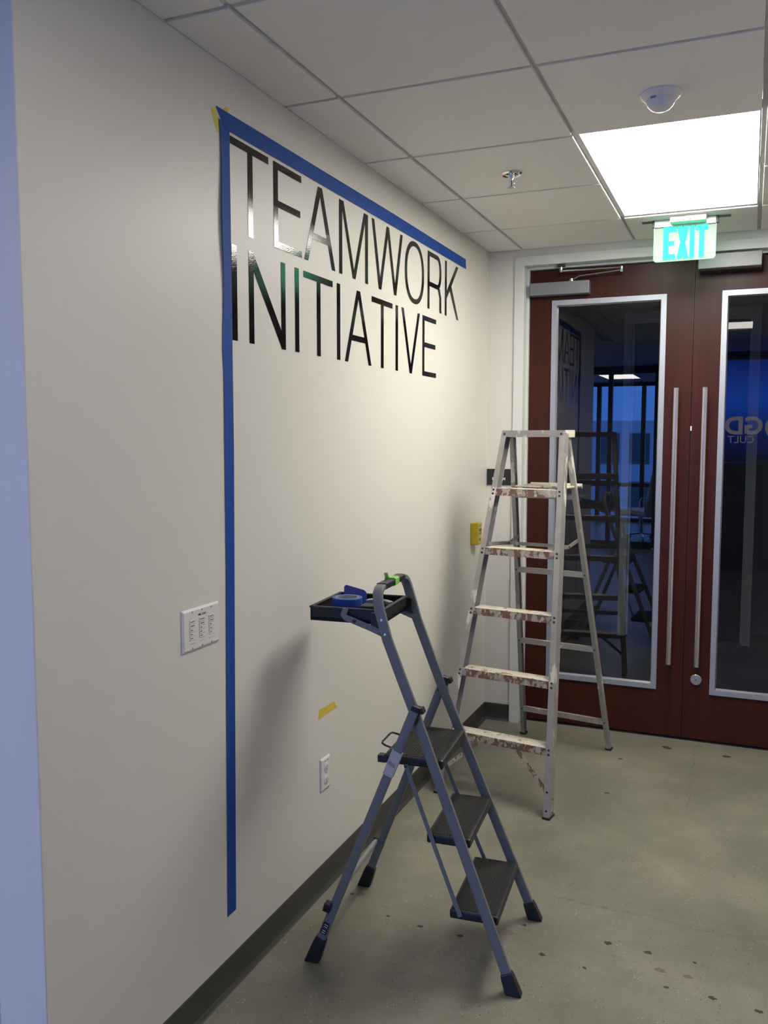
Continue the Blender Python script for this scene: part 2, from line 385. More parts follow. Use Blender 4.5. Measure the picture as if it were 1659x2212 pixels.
# hung ceiling: tees and tegular tiles, each tile its own piece
TX = [0.0, .193, .8025, 1.412, 2.0215, RX]
SY, C0 = .6238, 1.9954
TY = [C0+k*SY for k in range(-4, 4)]     # -0.50 ... 3.867
rows = [(TY[k], TY[k+1]) for k in range(len(TY)-1)]+[(TY[-1], D)]
ceil = struct(build('ceiling', MB().box(XL, RX, TY[0], D, H+.05, H+.09), OFFCEIL, base=(0, 0, 0)), 'white suspended tile ceiling on a metal grid')
tees = MB()
for x in TX[1:-1]: tees.box(x-.0075, x+.0075, TY[0], D, H+.004, H+.03)
tee = build('grid_tee', tees, GRID, ceil)
for y in TY[1:]: build('cross_tee', MB().box(0, RX, y-.0075, y+.0075, H+.0045, H+.029), GRID, ceil)
build('wall_angle', MB().box(0, .020, YE, D, H-.001, H+.006), GRID, ceil)
build('wall_angle', MB().box(.02, RX, D-.016, D, H-.001, H+.006), GRID, ceil)
meshes = {}
LIGHT_ROWS = (TY[5], TY[7])              # two cells hold the light panel
for ci in range(5):
    for y0, y1 in rows:
        if ci == 2 and ((y0 > TY[5]-.01 and y1 < TY[7]+.01) or abs(y0-TY[1]) < .01): continue
        x0, x1 = TX[ci], TX[ci+1]; g = .0085
        a0 = x0+(g if ci else .002); a1 = x1-(g if ci < 4 else .002); b0, b1 = y0+g, y1-(g if y1 < D-.01 else .004)
        k = (round(a1-a0, 4), round(b1-b0, 4)); cx, cy = (a0+a1)/2, (b0+b1)/2
        if k not in meshes:
            t = build('ceiling_tile', MB().box(-k[0]/2, k[0]/2, -k[1]/2, k[1]/2, 0, .024), TILE, None, (0, 0, 0), bevel=.0015)
            meshes[k] = t; t.location = (cx, cy, H-.008); t.parent = ceil
        else:
            t = meshes[k].copy(); COL.objects.link(t); t.location = (cx, cy, H-.008); t.parent = ceil
struct(build('ceiling', MB().box(XL, RX, YB, TY[0]-.008, H, H+.06), OFFCEIL, base=(0, 0, 0)), 'plain ceiling of the office behind the camera')
struct(build('ceiling', MB().box(XL, -.14, TY[0]-.008, YE, H, H+.06), OFFCEIL, base=(0, 0, 0)))
struct(build('ceiling', MB().box(-.14, RX+.12, D+DT, LY0, H, H+.06), OFFCEIL, base=(0, 0, 0)), 'ceiling of the dark lobby behind the doors')

# ------------------------------------------------------------------ recessed light, sensor, sprinkler, exit sign
def troffer(x0, x1, y0, y1, label, m, gm, fr=.012, zf=None):
    t = thing('ceiling_light', label, 'light', ((x0+x1)/2, (y0+y1)/2, H))
    f = MB(); z0, z1 = H+.000, H+.03
    f.box(x0, x1, y0, y0+fr, z0, z1).box(x0, x1, y1-fr, y1, z0, z1).box(x0, x0+fr, y0+fr, y1-fr, z0, z1).box(x1-fr, x1, y0+fr, y1-fr, z0, z1)
    build('light_frame', f, gm, t)
    build('diffuser', MB().box(x0+fr, x1-fr, y0+fr, y1-fr, H+.004, H+.012), m, t)
    return t
troffer(TX[2]+.008, TX[3]-.008, TY[5]+.008, TY[7]-.008, 'large glowing flat ceiling light panel in front of the exit sign', SKYPANEL, GRID, .006)

troffer(TX[2]+.008, TX[3]-.008, TY[1]+.008, TY[2]-.008, 'square ceiling light panel above the camera, mirrored in the right door glass', DIMPANEL, GRID, .006)

s = thing('occupancy_sensor', 'round white domed occupancy sensor on the ceiling beside the light', 'sensor', (1.117, 2.337, H))
cx, cy = 1.117, 2.337
build('base_ring', MB().lathe([(.062, 0), (.0625, -.004), (.058, -.012), (.050, -.018), (.044, -.021)], (cx, cy, H-.008), seg=40), WPLAST, s, smooth=True)
build('dome', MB().lathe([(.044, -.020), (.043, -.028), (.038, -.038), (.029, -.047), (.017, -.053), (0, -.055)], (cx, cy, H-.008), seg=40), WPLAST, s, smooth=True)
for k in range(4):
    a = math.radians(205+k*6); px, py = cx+math.cos(a)*.052, cy+math.sin(a)*.052
    build('vent_slot', MB().bar((px, py, H-.0200), (cx+math.cos(a)*.043, cy+math.sin(a)*.043, H-.0250), .0028, .0012, (-math.sin(a), math.cos(a), 0)), INK, s)
a = math.radians(245); d = Vector((math.cos(a), math.sin(a), 0))
build('sensor_eye', MB().lathe([(.010, 0), (.009, .002), (0, .003)], Vector((cx, cy, H-.0295))+d*.0425, d*.8+Vector((0, 0, -.5)), 16), mat('grey_lens', (.25, .25, .26), .3), s, smooth=True)

s = thing('sprinkler_head', 'chrome fire sprinkler hanging from a ceiling tile', 'sprinkler', (.492, 2.958, H))
c = (.492, 2.958, H-.008)
build('escutcheon', MB().lathe([(.041, 0), (.042, -.003), (.037, -.008), (.027, -.006), (.024, .004), (.0, .006)], c, seg=40), CHROME, s, smooth=True)
build('stem', MB().lathe([(.013, 0), (.012, -.010), (.008, -.018), (.0075, -.030)], c, seg=16), CHROME, s, smooth=True)
fr = MB()
for k in (-1, 1): fr.tube([(c[0]+k*.008, c[1], c[2]-.028), (c[0]+k*.0095, c[1], c[2]-.040), (c[0]+k*.003, c[1], c[2]-.052)], .0022, 8)
build('frame_arms', fr, CHROME, s, smooth=True)
build('glass_bulb', MB().tube([(c[0], c[1], c[2]-.030), (c[0], c[1], c[2]-.051)], .0022, 8), mat('red_bulb', (.35, .03, .02), .15), s, smooth=True)
df = MB().lathe([(.004, -.052), (.009, -.054), (.009, -.056), (0, -.057)], c, seg=16)
for k in range(10):
    a = 2*math.pi*k/10; df.bar((c[0]+math.cos(a)*.007, c[1]+math.sin(a)*.007, c[2]-.055), (c[0]+math.cos(a)*.0165, c[1]+math.sin(a)*.0165, c[2]-.0555), .0042, .001, (-math.sin(a), math.cos(a), 0))
build('deflector', df, mat('dull_chrome', (.4, .39, .37), .3, metal=1.), s)

EY = 3.985                               # plane of the exit sign
def ex(x): return 1.4007+(x-1.4007)*(EY+.5329)/(4.05+.5329)
def ez(z): return 1.6734+(z-1.6734)*(EY+.5329)/(4.05+.5329)
e = thing('exit_sign', 'edge-lit clear acrylic EXIT sign with green letters hung below the ceiling', 'sign', (ex(1.075), EY, H))
build('mounting_plate', MB().box(ex(.872), ex(1.285), EY-.005, EY+.035, H-.010, H-.0005), mat('grey_plate', (.16, .16, .155), .4, metal=.5), e, bevel=.002)
hs = build('housing', MB().box(ex(1.012), ex(1.178), EY-.075, EY+.002, H-.036, H-.001), mat('housing_white', (.48, .46, .45), .4), e, bevel=.003)
build('indicator_slot', MB().box(ex(1.035), ex(1.085), EY-.0765, EY-.074, H-.014, H-.011), LINE, hs)
for q in (1.045, 1.07, 1.10): build('test_button', MB().box(ex(q), ex(q+.009), EY-.077, EY-.074, H-.031, H-.0275), DARKSTEEL, hs)
build('top_rail', MB().box(ex(.933), ex(1.221), EY-.012, EY+.012, ez(2.703)-.004, H-.008), mat('clear_rail', (.45, .5, .48), .25, metal=.6), e, bevel=.002)
for q in (.930, 1.226): build('hook', MB().box(ex(q)-.006, ex(q)+.006, EY-.014, EY+.006, ez(2.700), H-.006), BLACKP, e, bevel=.002)
x0, x1, z0, z1 = ex(.933), ex(1.221), ez(2.535), ez(2.703)
rr = .016; pl = [(x0, z1), (x0, z0+rr)]+[(x0+rr-rr*math.cos(t*math.pi/8), z0+rr-rr*math.sin(t*math.pi/8)) for t in (1, 2, 3)]+[(x0+rr, z0), (x1-rr, z0)]+[(x1-rr+rr*math.sin(t*math.pi/8), z0+rr-rr*math.cos(t*math.pi/8)) for t in (1, 2, 3)]+[(x1, z0+rr), (x1, z1)]
pn = build('acrylic_panel', MB().prism(pl, lambda a, b: (a, EY+.004, b), lambda a, b: (a, EY-.004, b)), ACR, e)
edge = MB()
for (ax, az), (bx, bz) in zip(pl[:-1], pl[1:]): edge.bar((ax, EY, az), (bx, EY, bz), .0082, .002, (0, 1, 0))
build('lit_edge', edge, ACREDGE, pn)
def exl(polys):
    m = MB()
    for p in polys: m.prism([(ex(a), ez(b)) for a, b in p], lambda a, b: (a, EY-.0045, b), lambda a, b: (a, EY-.0065, b))
    return m
zt, zb = 2.697, 2.543
R_ = lambda a, b, c, d: [(a, c), (b, c), (b, d), (a, d)]
LET = [('E', [R_(.978, 1.004, zb, zt), R_(1.004, 1.038, zt-.024, zt), R_(1.004, 1.030, 2.609, 2.630), R_(1.004, 1.036, zb, zb+.024)]),
       ('X', [[(1.042, zb), (1.066, zb), (1.0975, zt), (1.0735, zt)], [(1.0735, zb), (1.0975, zb), (1.066, zt), (1.042, zt)]]),
       ('I', [R_(1.1015, 1.123, zb, zt)]), ('T', [R_(1.145, 1.168, zb, zt-.024), R_(1.129, 1.185, zt-.024, zt)])]
for ch, polys in LET: build('letter_'+ch.lower(), exl(polys), EXITG, pn)

# ------------------------------------------------------------------ door frame and double doors
YD = D+.075                              # face of the door leaves
def frame_box(x0, x1, xi0, xi1, zt, zi, ya, yb, ystop, name, label=None):
    mb = MB()
    mb.box(x0, xi0, ya, yb, 0, zi).box(xi1, x1, ya, yb, 0, zi).box(x0, x1, ya, yb, zi, zt)
    mb.box(xi0, xi0+.014, ystop, yb, 0, zi-.014).box(xi1-.014, xi1, ystop, yb, 0, zi-.014).box(xi0, xi1, ystop, yb, zi-.014, zi)
    return struct(build(name, mb, FRAMEW, base=((x0+x1)/2, ya, 0), bevel=.0015), label)
frame_box(.152, 2.068, .2085, 2.0115, 2.678, 2.626, D-.012, D+DT+.012, D+.05, 'trim_1', 'white painted steel frame around the double doors')
struct(build('trim_2', MB().box(.21, 2.01, YD-.01, YD+.055, 0, .006), BLACKM, base=(1.1, YD, 0)), 'dark threshold under the doors')
GY = YD+.022
def door(n, x0, x1, lx0, lx1, label):
    z0, z1, lz0, lz1 = .010, 2.606, .270, 2.437; y0, y1 = YD, YD+.044; li = .034
    d = struct(thing('door_%d' % n, label, 'door', ((x0+x1)/2, YD, 0)))
    del d['category']
    hx0, hx1, hz0, hz1 = lx0+.018, lx1-.018, lz0+.018, lz1-.018
    mb = MB().box(x0, hx0, y0, y1, z0, z1).box(hx1, x1, y0, y1, z0, z1).box(hx0, hx1, y0, y1, z0, hz0).box(hx0, hx1, y0, y1, hz1, z1)
    build('door_leaf', mb, WOOD, d)
    lf = MB()                            # aluminium vision frame with sloped inner lip, both faces
    for yy, sg in ((y0, -1), (y1, 1)):
        ya, yb, yc = yy+sg*.010, yy-sg*.0005, yy-sg*.014
        o_ = [(lx0, lz0), (lx1, lz0), (lx1, lz1), (lx0, lz1)]; i_ = [(lx0+li, lz0+li), (lx1-li, lz0+li), (lx1-li, lz1-li), (lx0+li, lz1-li)]
        m_ = [(lx0+.028, lz0+.028), (lx1-.028, lz0+.028), (lx1-.028, lz1-.028), (lx0+.028, lz1-.028)]
        v = [(a, yb, b) for a, b in o_]+[(a, ya, b) for a, b in o_]+[(a, ya, b) for a, b in m_]+[(a, yc, b) for a, b in i_]
        f = []
        for k in range(4):
            j = (k+1) % 4
            for L0 in (0, 4, 8): f.append((L0+k, L0+j, L0+4+j, L0+4+k))
        for k in range(4): f.append((12+k, 12+(k+1) % 4, (k+1) % 4, k))
        lf.add(v, f)
    build('vision_frame', lf, ALU, d)
    build('glass_pane', MB().add([(lx0+.02, GY, lz0+.02), (lx1-.02, GY, lz0+.02), (lx1-.02, GY, lz1-.02), (lx0+.02, GY, lz1-.02)], [(0, 1, 2, 3)]), GLASS, d)
    return d
d1 = door(1, .2245, 1.1060, .350, .969, 'left dark red wood door with a tall glass panel')
d2 = door(2, 1.1100, 1.9930, 1.247, 1.867, 'right dark red wood door with a tall glass panel')
build('meeting_seal', MB().box(1.1060, 1.1075, YD-.002, YD+.01, .01, 2.606), BLACKM, d1)
for d, x in ((d1, 1.0355), (d2, 1.1785)):
    h = build('pull_bar', MB().tube([(x, YD-.06, .430), (x, YD-.06, 1.933)], .0145, 20), SATIN, d, smooth=True)
    for z in (.60, 1.76): build('standoff', MB().tube([(x, YD-.06, z), (x, YD+.001, z)], .009, 14), SATIN, h, smooth=True)
lk = build('lock_cylinder', MB().lathe([(.030, 0), (.030, .006), (.027, .009), (0, .0095)], (1.177, YD, .344), (0, -1, 0), 32), SATIN, d2, smooth=True)
build('keyway', MB().box(1.1755, 1.1785, YD-.0105, YD-.009, .338, .350), DARKSTEEL, lk)
build('latch_plate', MB().box(1.1080, 1.1150, YD-.0015, YD+.001, 1.706, 1.730), WPLAST, d2)
# closers
c1 = build('door_closer', MB().box(.232, .5635, YD-.062, YD-.001, 2.462, 2.531), CLOSER, d1, bevel=.003)
pv = (.462, YD-.035, 2.531)
build('pivot_hub', MB().lathe([(.016, 0), (.016, .006), (.011, .008), (.011, .015), (.0, .017)], pv, seg=20), CHROME, c1, smooth=True)
el = (.735, YD-.055, 2.580)
build('main_arm', MB().sweep([(pv[0], pv[1], pv[2]+.012), (pv[0]+.018, pv[1], pv[2]+.014), (pv[0]+.045, pv[1], pv[2]+.027), (el[0], el[1], el[2]-.009)], .018, .005, (0, 1, 0)), CLOSER, c1)
build('elbow_pin', MB().lathe([(.008, -.018), (.009, -.014), (.009, .010), (.006, .013), (0, .014)], el, seg=16), CHROME, c1, smooth=True)
sh = (.408, D+.02, 2.600)
build('forearm', MB().tube([(el[0], el[1], el[2]+.006), (sh[0]+.16, (el[1]+sh[1])/2, sh[2]-.013), (sh[0]+.01, sh[1], sh[2]-.010)], [.0045, .0045, .0055], 10), CHROME, c1, smooth=True)
build('arm_shoe', MB().box(sh[0]-.022, sh[0]+.022, sh[1]-.014, sh[1]+.014, 2.612, 2.627), DARKSTEEL, c1, bevel=.002)
build('shoe_pin', MB().lathe([(.008, -.012), (.009, -.008), (.009, .016), (0, .017)], (sh[0], sh[1], sh[2]-.006), seg=16), CHROME, c1, smooth=True)
c2 = build('door_closer', MB().box(1.128, 1.432, D-.045, YD-.001, 2.536, 2.610), CLOSER, d2, bevel=.003)
build('closer_back_plate', MB().box(1.133, 1.427, D+.01, YD-.001, 2.531, 2.536), DARKSTEEL, c2)

# ------------------------------------------------------------------ lettering, tape, plates on the left wall
def wallprism(polys, t0=.0004, t1=.0012):
    m = MB()
    for i, p in enumerate(polys): m.prism(p, lambda a, b: (t0, a, b), lambda a, b: (t1+(i if len(polys) < 15 else 0)*.00005, a, b))
    return m
SV, SH = .0275, .0215
def rc(a, b, c, d): return [(a, c), (b, c), (b, d), (a, d)]
def gT(l, r, z0, z1):
    c = (l+r)/2; return [rc(l, r, z1-SH, z1), rc(c-SV/2, c+SV/2, z0, z1-SH)]
def gE(l, r, z0, z1):
    zm = (z0+z1)/2+.006; return [rc(l, l+SV, z0, z1), rc(l+SV, r-.002, z1-SH, z1), rc(l+SV, r-.011, zm-SH/2, zm+SH/2), rc(l+SV, r, z0, z0+SH)]
def gI(l, r, z0, z1): return [rc(l, l+SV, z0, z1)]
def gA(l, r, z0, z1):
    c = (l+r)/2; k = .0155; za, zb_ = z0+.3*(z1-z0), z0+.3*(z1-z0)+SH
    o = lambda z: l+(c-k-l)*(z-z0)/(z1-z0)             # outer left edge
    i = lambda z: l+SV+(c-(l+SV))*(z-z0)/(z1-.030-z0)   # inner left edge
    m = 2*c
    return [[(l, z0), (l+SV, z0), (c, z1-.030), (c, z1), (c-k, z1)], [(m-l-SV, z0), (m-l, z0), (c+k, z1), (c, z1), (c, z1-.030)],
            [(i(za), za), (m-i(za), za), (m-i(zb_), zb_), (i(zb_), zb_)]]
def gM(l, r, z0, z1):
    c = (l+r)/2; w = SV*.95
    return [[(l, z0), (l+w, z0), (l+w, z1-.03), (l+w, z1), (l, z1)], [(r-w, z0), (r, z0), (r, z1), (r-w, z1)],
            [(l+w, z1), (l+w+.012, z1), (c+.012, z0), (c-.012, z0), (l+w-.012, z1)], [(r-w, z1), (r-w-.012, z1), (c-.012, z0), (c+.012, z0), (r-w+.012, z1)]]
def gW(l, r, z0, z1):
    w = SV*.95; a, c, b = l+(r-l)*.255, (l+r)/2, l+(r-l)*.745
    return [[(l, z1), (l+w, z1), (a+w/2, z0), (a-w/2, z0)], [(a-w/2, z0), (a+w/2, z0), (c+w/2, z1), (c-w/2, z1)],
            [(c-w/2, z1), (c+w/2, z1), (b+w/2, z0), (b-w/2, z0)], [(b-w/2, z0), (b+w/2, z0), (r, z1), (r-w, z1)]]
def gV(l, r, z0, z1):
    c = (l+r)/2; w = SV
    return [[(l, z1), (l+w, z1), (c+w/2, z0), (c-w/2, z0)], [(c-w/2, z0), (c+w/2, z0), (r, z1), (r-w, z1)]]
def ring(cx, cz, ax, az, bx, bz, t0, t1, n=40, p=2.25):
    def se(a, b, t):
        c, s_ = math.cos(t), math.sin(t); return (cx+a*math.copysign(abs(c)**(2/p), c), cz+b*math.copysign(abs(s_)**(2/p), s_))
    T = [t0+(t1-t0)*k/n for k in range(n+1)]
    return [[se(ax, az, T[k]), se(ax, az, T[k+1]), se(bx, bz, T[k+1]), se(bx, bz, T[k])] for k in range(n)]
def gO(l, r, z0, z1):
    c, z = (l+r)/2, (z0+z1)/2; a, b = (r-l)/2, (z1-z0)/2+.004
    return ring(c, z, a, b, a-SV, b-SH, 0, 2*math.pi)
def gR(l, r, z0, z1):
    zm = z0+.40*(z1-z0); zc = (z1+zm)/2; bh = (z1-zm)/2; rx = .062; cx_ = r-.007-rx
    return [rc(l, l+SV, z0, z1), rc(l+SV, cx_, z1-SH, z1), rc(l+SV, cx_, zm, zm+SH)]+ring(cx_, zc, rx, bh, rx-SV, bh-SH, -math.pi/2, math.pi/2, 18)+\
           [[(cx_+.012, zm+.002), (cx_+.04, zm+.010), (r-.008, zm-.03), (r-SV-.006, zm-.035)], rc(r-SV-.006, r-.006, z0+.02, zm-.0305), [(r-SV-.003, z0), (r, z0), (r-.006, z0+.02), (r-SV-.006, z0+.02)]]
def gK(l, r, z0, z1):
    zm = z0+.36*(z1-z0)
    return [rc(l, l+SV, z0, z1), [(l+SV, zm-.012), (l+SV, zm+.026), (r-.044, z1), (r-.008, z1)], [(l+SV+.030, zm+.052), (l+SV+.058, zm+.076), (r, z0), (r-.032, z0)]]
def gN(l, r, z0, z1):
    w = SV; return [rc(l, l+w, z0, z1), rc(r-w, r, z0, z1), [(l+w-.004, z1), (l+w-.004, z1-.052), (r-w+.004, z0), (r-w+.004, z0+.052)]]
G = dict(T=gT, E=gE, A=gA, M=gM, W=gW, O=gO, R=gR, K=gK, I=gI, N=gN, V=gV)
row1 = [('T', 1.670, 1.886), ('E', 1.917, 2.103), ('A', 2.120, 2.358), ('M', 2.391, 2.651), ('W', 2.688, 3.021), ('O', 3.048, 3.290), ('R', 3.338, 3.540), ('K', 3.588, 3.806)]
row2 = [('I', 1.670, 1.699), ('N', 1.764, 1.987), ('I', 2.052, 2.080), ('T', 2.113, 2.335), ('I', 2.370, 2.397), ('A', 2.437, 2.684), ('T', 2.687, 2.906), ('I', 2.942, 2.967), ('V', 3.009, 3.237), ('E', 3.272, 3.462)]
ORD = ['first', 'second', 'third', 'fourth', 'fifth', 'sixth', 'seventh', 'eighth', 'ninth', 'last']
for word, row, z0, z1 in (('TEAMWORK', row1, 2.268, 2.532), ('INITIATIVE', row2, 1.954, 2.229)):
    for k, (ch, l, r) in enumerate(row):
        o = build('vinyl_letter', wallprism(G[ch](l, r, z0, z1)), VINYL)
        od = 'last' if k == len(row)-1 else ORD[k]
        tag(o, 'black vinyl letter %s, %s letter of %s on the wall' % (ch, od, word), 'letter', 'vinyl letters of the wall slogan')

# blue tape: the vertical strip runs slightly off plumb and puckers at the top
mb = MB(); n = 40; v = []; pf = []
for k in range(n+1):
    t = k/n; z = 2.560+(.232-2.560)*t
    yl = 1.614+.006*math.sin(t*5)*(1-t)+(-.018*max(0, t-.55)/.45); yr = 1.667-.025*max(0, t-.4)/.6
    if t < .28: yl += .004*math.sin(t*40)
    lift = .0012+.006*math.exp(-((t-.12)/.07)**2)
    ym = yl+(yr-yl)*.35
    v += [(.0008+lift*.9, yl, z), (.0010+lift*.15, ym, z), (.0012, yr, z)]
for k in range(n):
    a = k*3; pf += [(a, a+1, a+4, a+3), (a+1, a+2, a+5, a+4)]
mb.add(v, pf); m = len(mb.v)
tp = build('masking_tape', mb, BTAPE); so = tp.modifiers.new('thickness', 'SOLIDIFY'); so.thickness = .0005
tag(tp, 'long vertical strip of blue masking tape on the wall beside the lettering', 'tape')
hp = [(1.600, 2.590), (1.640, 2.545), (1.660, 2.541), (2.6, 2.5455), (3.927, 2.549), (3.921, 2.572), (3.918, 2.597), (2.9, 2.5985), (1.9, 2.592)]
tag(build('masking_tape', wallprism([hp], .0018, .0026), BTAPE), 'horizontal strip of blue masking tape above the word TEAMWORK', 'tape')
yp = [[(1.575, 2.575), (1.598, 2.585), (1.625, 2.535), (1.606, 2.520)]]
tag(build('yellow_tape', wallprism(yp, .0003, .0008), YTAPE), 'yellow tape scrap peeking out left of the blue tape corner', 'tape')
yp = [[(1.635, 2.590), (1.652, 2.606), (1.664, 2.603), (1.662, 2.588)]]
tag(build('yellow_tape', wallprism(yp, .0003, .0008), YTAPE), 'tiny yellow tape tip above the blue tape corner', 'tape')
yp = [[(2.201, 2.654-2.0), (2.213, .688), (2.335, .684), (2.356, .657)]]
tag(build('yellow_tape', wallprism(yp, .0004, .001), YTAPE), 'slanted yellow tape piece low on the wall above the outlet', 'tape')

# three-gang keypad plate
sp = thing('keypad_plate', 'white three-gang lighting keypad plate on the wall left of the blue tape', 'switch', (0, 1.481, 1.142))
def wbox(y0, y1, z0, z1, x0, x1): return MB().box(x0, x1, y0, y1, z0, z1)
def plate(y0, y1, z0, z1, t=.0065):
    b = .006; v = [(.0002, y, z) for y, z in ((y0, z0), (y1, z0), (y1, z1), (y0, z1))]+[(t*.45, y, z) for y, z in ((y0, z0), (y1, z0), (y1, z1), (y0, z1))]+[(t, y, z) for y, z in ((y0+b, z0+b), (y1-b, z0+b), (y1-b, z1-b), (y0+b, z1-b))]
    f = [(3, 2, 1, 0), (8, 9, 10, 11)]
    for k in range(4):
        j = (k+1) % 4; f += [(k, j, 4+j, 4+k), (4+k, 4+j, 8+j, 8+k)]
    return MB().add(v, f)
build('face_plate', plate(1.393, 1.569, 1.083, 1.201), WPLAST, sp, bevel=.0008)
T0 = .0065
for g, yc in enumerate((1.437, 1.483, 1.529)):
    for z in (1.192, 1.091): build('screw', MB().lathe([(.0032, 0), (.0028, .0008), (0, .001)], (T0, yc, z), (1, 0, 0), 12), LINE, sp)
    for k in range(5):
        z = 1.1655-k*.0115
        bt = build('button', MB().box(T0-.001, T0+.0009, yc-.0135, yc+.0135, z-.0052, z+.0052), WPLAST, sp, bevel=.0006)
        fr = MB().box(T0+.0008, T0+.0011, yc-.0142, yc-.0136, z-.0056, z+.0056).box(T0+.0008, T0+.0011, yc-.0142, yc+.0142, z-.0060, z-.0055)
        build('button_outline', fr, LINE, bt)
        ln = (.018, .018, .009, .0085, .0105)[k]; tx = MB(); q = yc-.0095
        while q < yc-.0095+ln:
            w_ = .0011+random.random()*.0014; tx.box(T0+.0008, T0+.00115, q, q+w_, z-.0014+random.random()*.0006, z+.0014); q += w_+.0006
        build('button_print', tx, INK, bt)
    build('label_line', MB().box(T0-.0002, T0+.0004, yc-.0135, yc+.0135, 1.1040, 1.1047), LINE if g else INK, sp)
text_mesh('panel_number', 'PNL 1DA2', .0085, INK, sp, lambda a, b, c: (T0+.0004+c*.2, 1.483+a, 1.1795+b), bold=.0002)

# duplex outlet
op = thing('wall_outlet', 'white duplex power outlet low on the wall below the yellow tape', 'outlet', (0, 2.2515, .439))
build('face_plate', plate(2.2135, 2.2895, .378, .500), WPLAST, op, bevel=.0008)
for zc in (.4635, .4165):
    r_ = build('receptacle', MB().lathe([(.0172, 0), (.0172, .0018), (.0150, .0028), (0, .0028)], (T0-.0005, 2.2515, zc), (1, 0, 0), 28), WPLAST, op, smooth=True)
    for dy, hh in ((-.0063, .0038), (.0063, .0046)): build('slot', MB().box(T0+.0020, T0+.0027, 2.2515+dy-.0011, 2.2515+dy+.0011, zc+.0025-hh, zc+.0025+hh), INK, r_)
    build('ground_hole', MB().lathe([(.0026, 0), (.0026, .0006), (0, .0006)], (T0+.0020, 2.2515, zc-.0085), (1, 0, 0), 12), INK, r_)
build('screw', MB().lathe([(.003, 0), (.0025, .0008), (0, .001)], (T0, 2.2515, .440), (1, 0, 0), 12), LINE, op)
for y in (2.240, 2.259): build('circuit_print', MB().box(T0-.0002, T0+.0003, y, y+.010, .4850, .4875), INK, op)

# yellow wall detector
yb = thing('gas_detector', 'small yellow wall box with a dark display beside the ladder', 'detector', (0, 4.09, 1.136))
build('case', MB().box(.0005, .045, 4.050, 4.128, 1.077, 1.199), YBOX, yb, bevel=.005, seg=3)
fx = .0452
build('label', MB().box(fx-.0006, fx, 4.058, 4.120, 1.085, 1.193), YBOXL, yb)
build('display', MB().box(fx-.0004, fx+.0006, 4.068, 4.112, 1.150, 1.168), LCD, yb, bevel=.0003)
for y in (4.070, 4.093): build('button', MB().box(fx-.0004, fx+.0010, y, y+.014, 1.135, 1.145), INK, yb, bevel=.0004)
build('sounder', MB().lathe([(.0085, 0), (.0085, .001), (0, .001)], (fx-.0002, 4.088, 1.106), (1, 0, 0), 20), BLACKM, yb)
for z, w_ in ((1.184, .040), (1.176, .034)): build('label_print', MB().box(fx-.0003, fx+.0003, 4.070, 4.070+w_, z, z+.0035), mat('brown_print', (.16, .12, .02), .6), yb)

# room sign on the end wall
rs = thing('room_sign', 'black room sign plate with white letters in the corner behind the ladder', 'sign', (.073, D, 1.44))
build('sign_plate', MB().box(.003, .144, D-.006, D-.0005, 1.394, 1.487), SIGNB, rs, bevel=.0008)
for txt, z in (('ELEC', 1.4535), ('ROOM', 1.4295)):
    text_mesh('raised_text', txt, .0215, SIGNW, rs, lambda a, b, c, z=z: (.0735+a, D-.0065-c*.8, z+b), spacing=1.4, bold=.0007)

# ------------------------------------------------------------------ three-step stool with tray
th = math.radians(4.37); SS = Vector((math.cos(th), math.sin(th), 0)); SW = Vector((-math.sin(th), math.cos(th), 0)); SO = Vector((.46, 2.1, 0))
def st(s, w, z): return SO+SS*s+SW*w+Vector((0, 0, z))
stool = thing('step_stool', 'slate-blue folding three-step stool with black treads and a tool tray', 'step stool', tuple(SO))
def sbox(s0, s1, w0, w1, z0, z1):
    v = [st(a, b, c) for c in (z0, z1) for b in (w0, w1) for a in (s0, s1)]
    return MB().add(v, [(0, 2, 3, 1), (4, 5, 7, 6), (0, 1, 5, 4), (2, 6, 7, 3), (0, 4, 6, 2), (1, 3, 7, 5)])
def foot_cap(top, bot, wd, dp, name='rubber_foot'):
    # boot that flares to a flat sole on the floor
    d = (bot-top).normalized(); mb = MB(); v = []
    fwd = (SS-d*SS.dot(d)).normalized()
    for c, k in ((top, 1.0), (top+(bot-top)*.25, 1.12)):
        for i, j in ((-1, -1), (1, -1), (1, 1), (-1, 1)): v.append(c+fwd*i*wd/2*k+SW*j*dp/2*k)
    for i, j in ((-1, -1), (1, -1), (1, 1), (-1, 1)):
        p = bot+Vector((SS.x*i*wd*.68, SS.y*i*wd*.68, 0))+SW*j*dp*.65; p.z = .0; v.append(p)
    f = [(3, 2, 1, 0), (8, 9, 10, 11)]
    for L0 in (0, 4): f += [(L0+k, L0+(k+1) % 4, L0+4+(k+1) % 4, L0+4+k) for k in range(4)]
    mb.add(v, f); return build(name, mb, BLACKP, stool, bevel=.003)
def lerp(a, b, t): return a+(b-a)*t
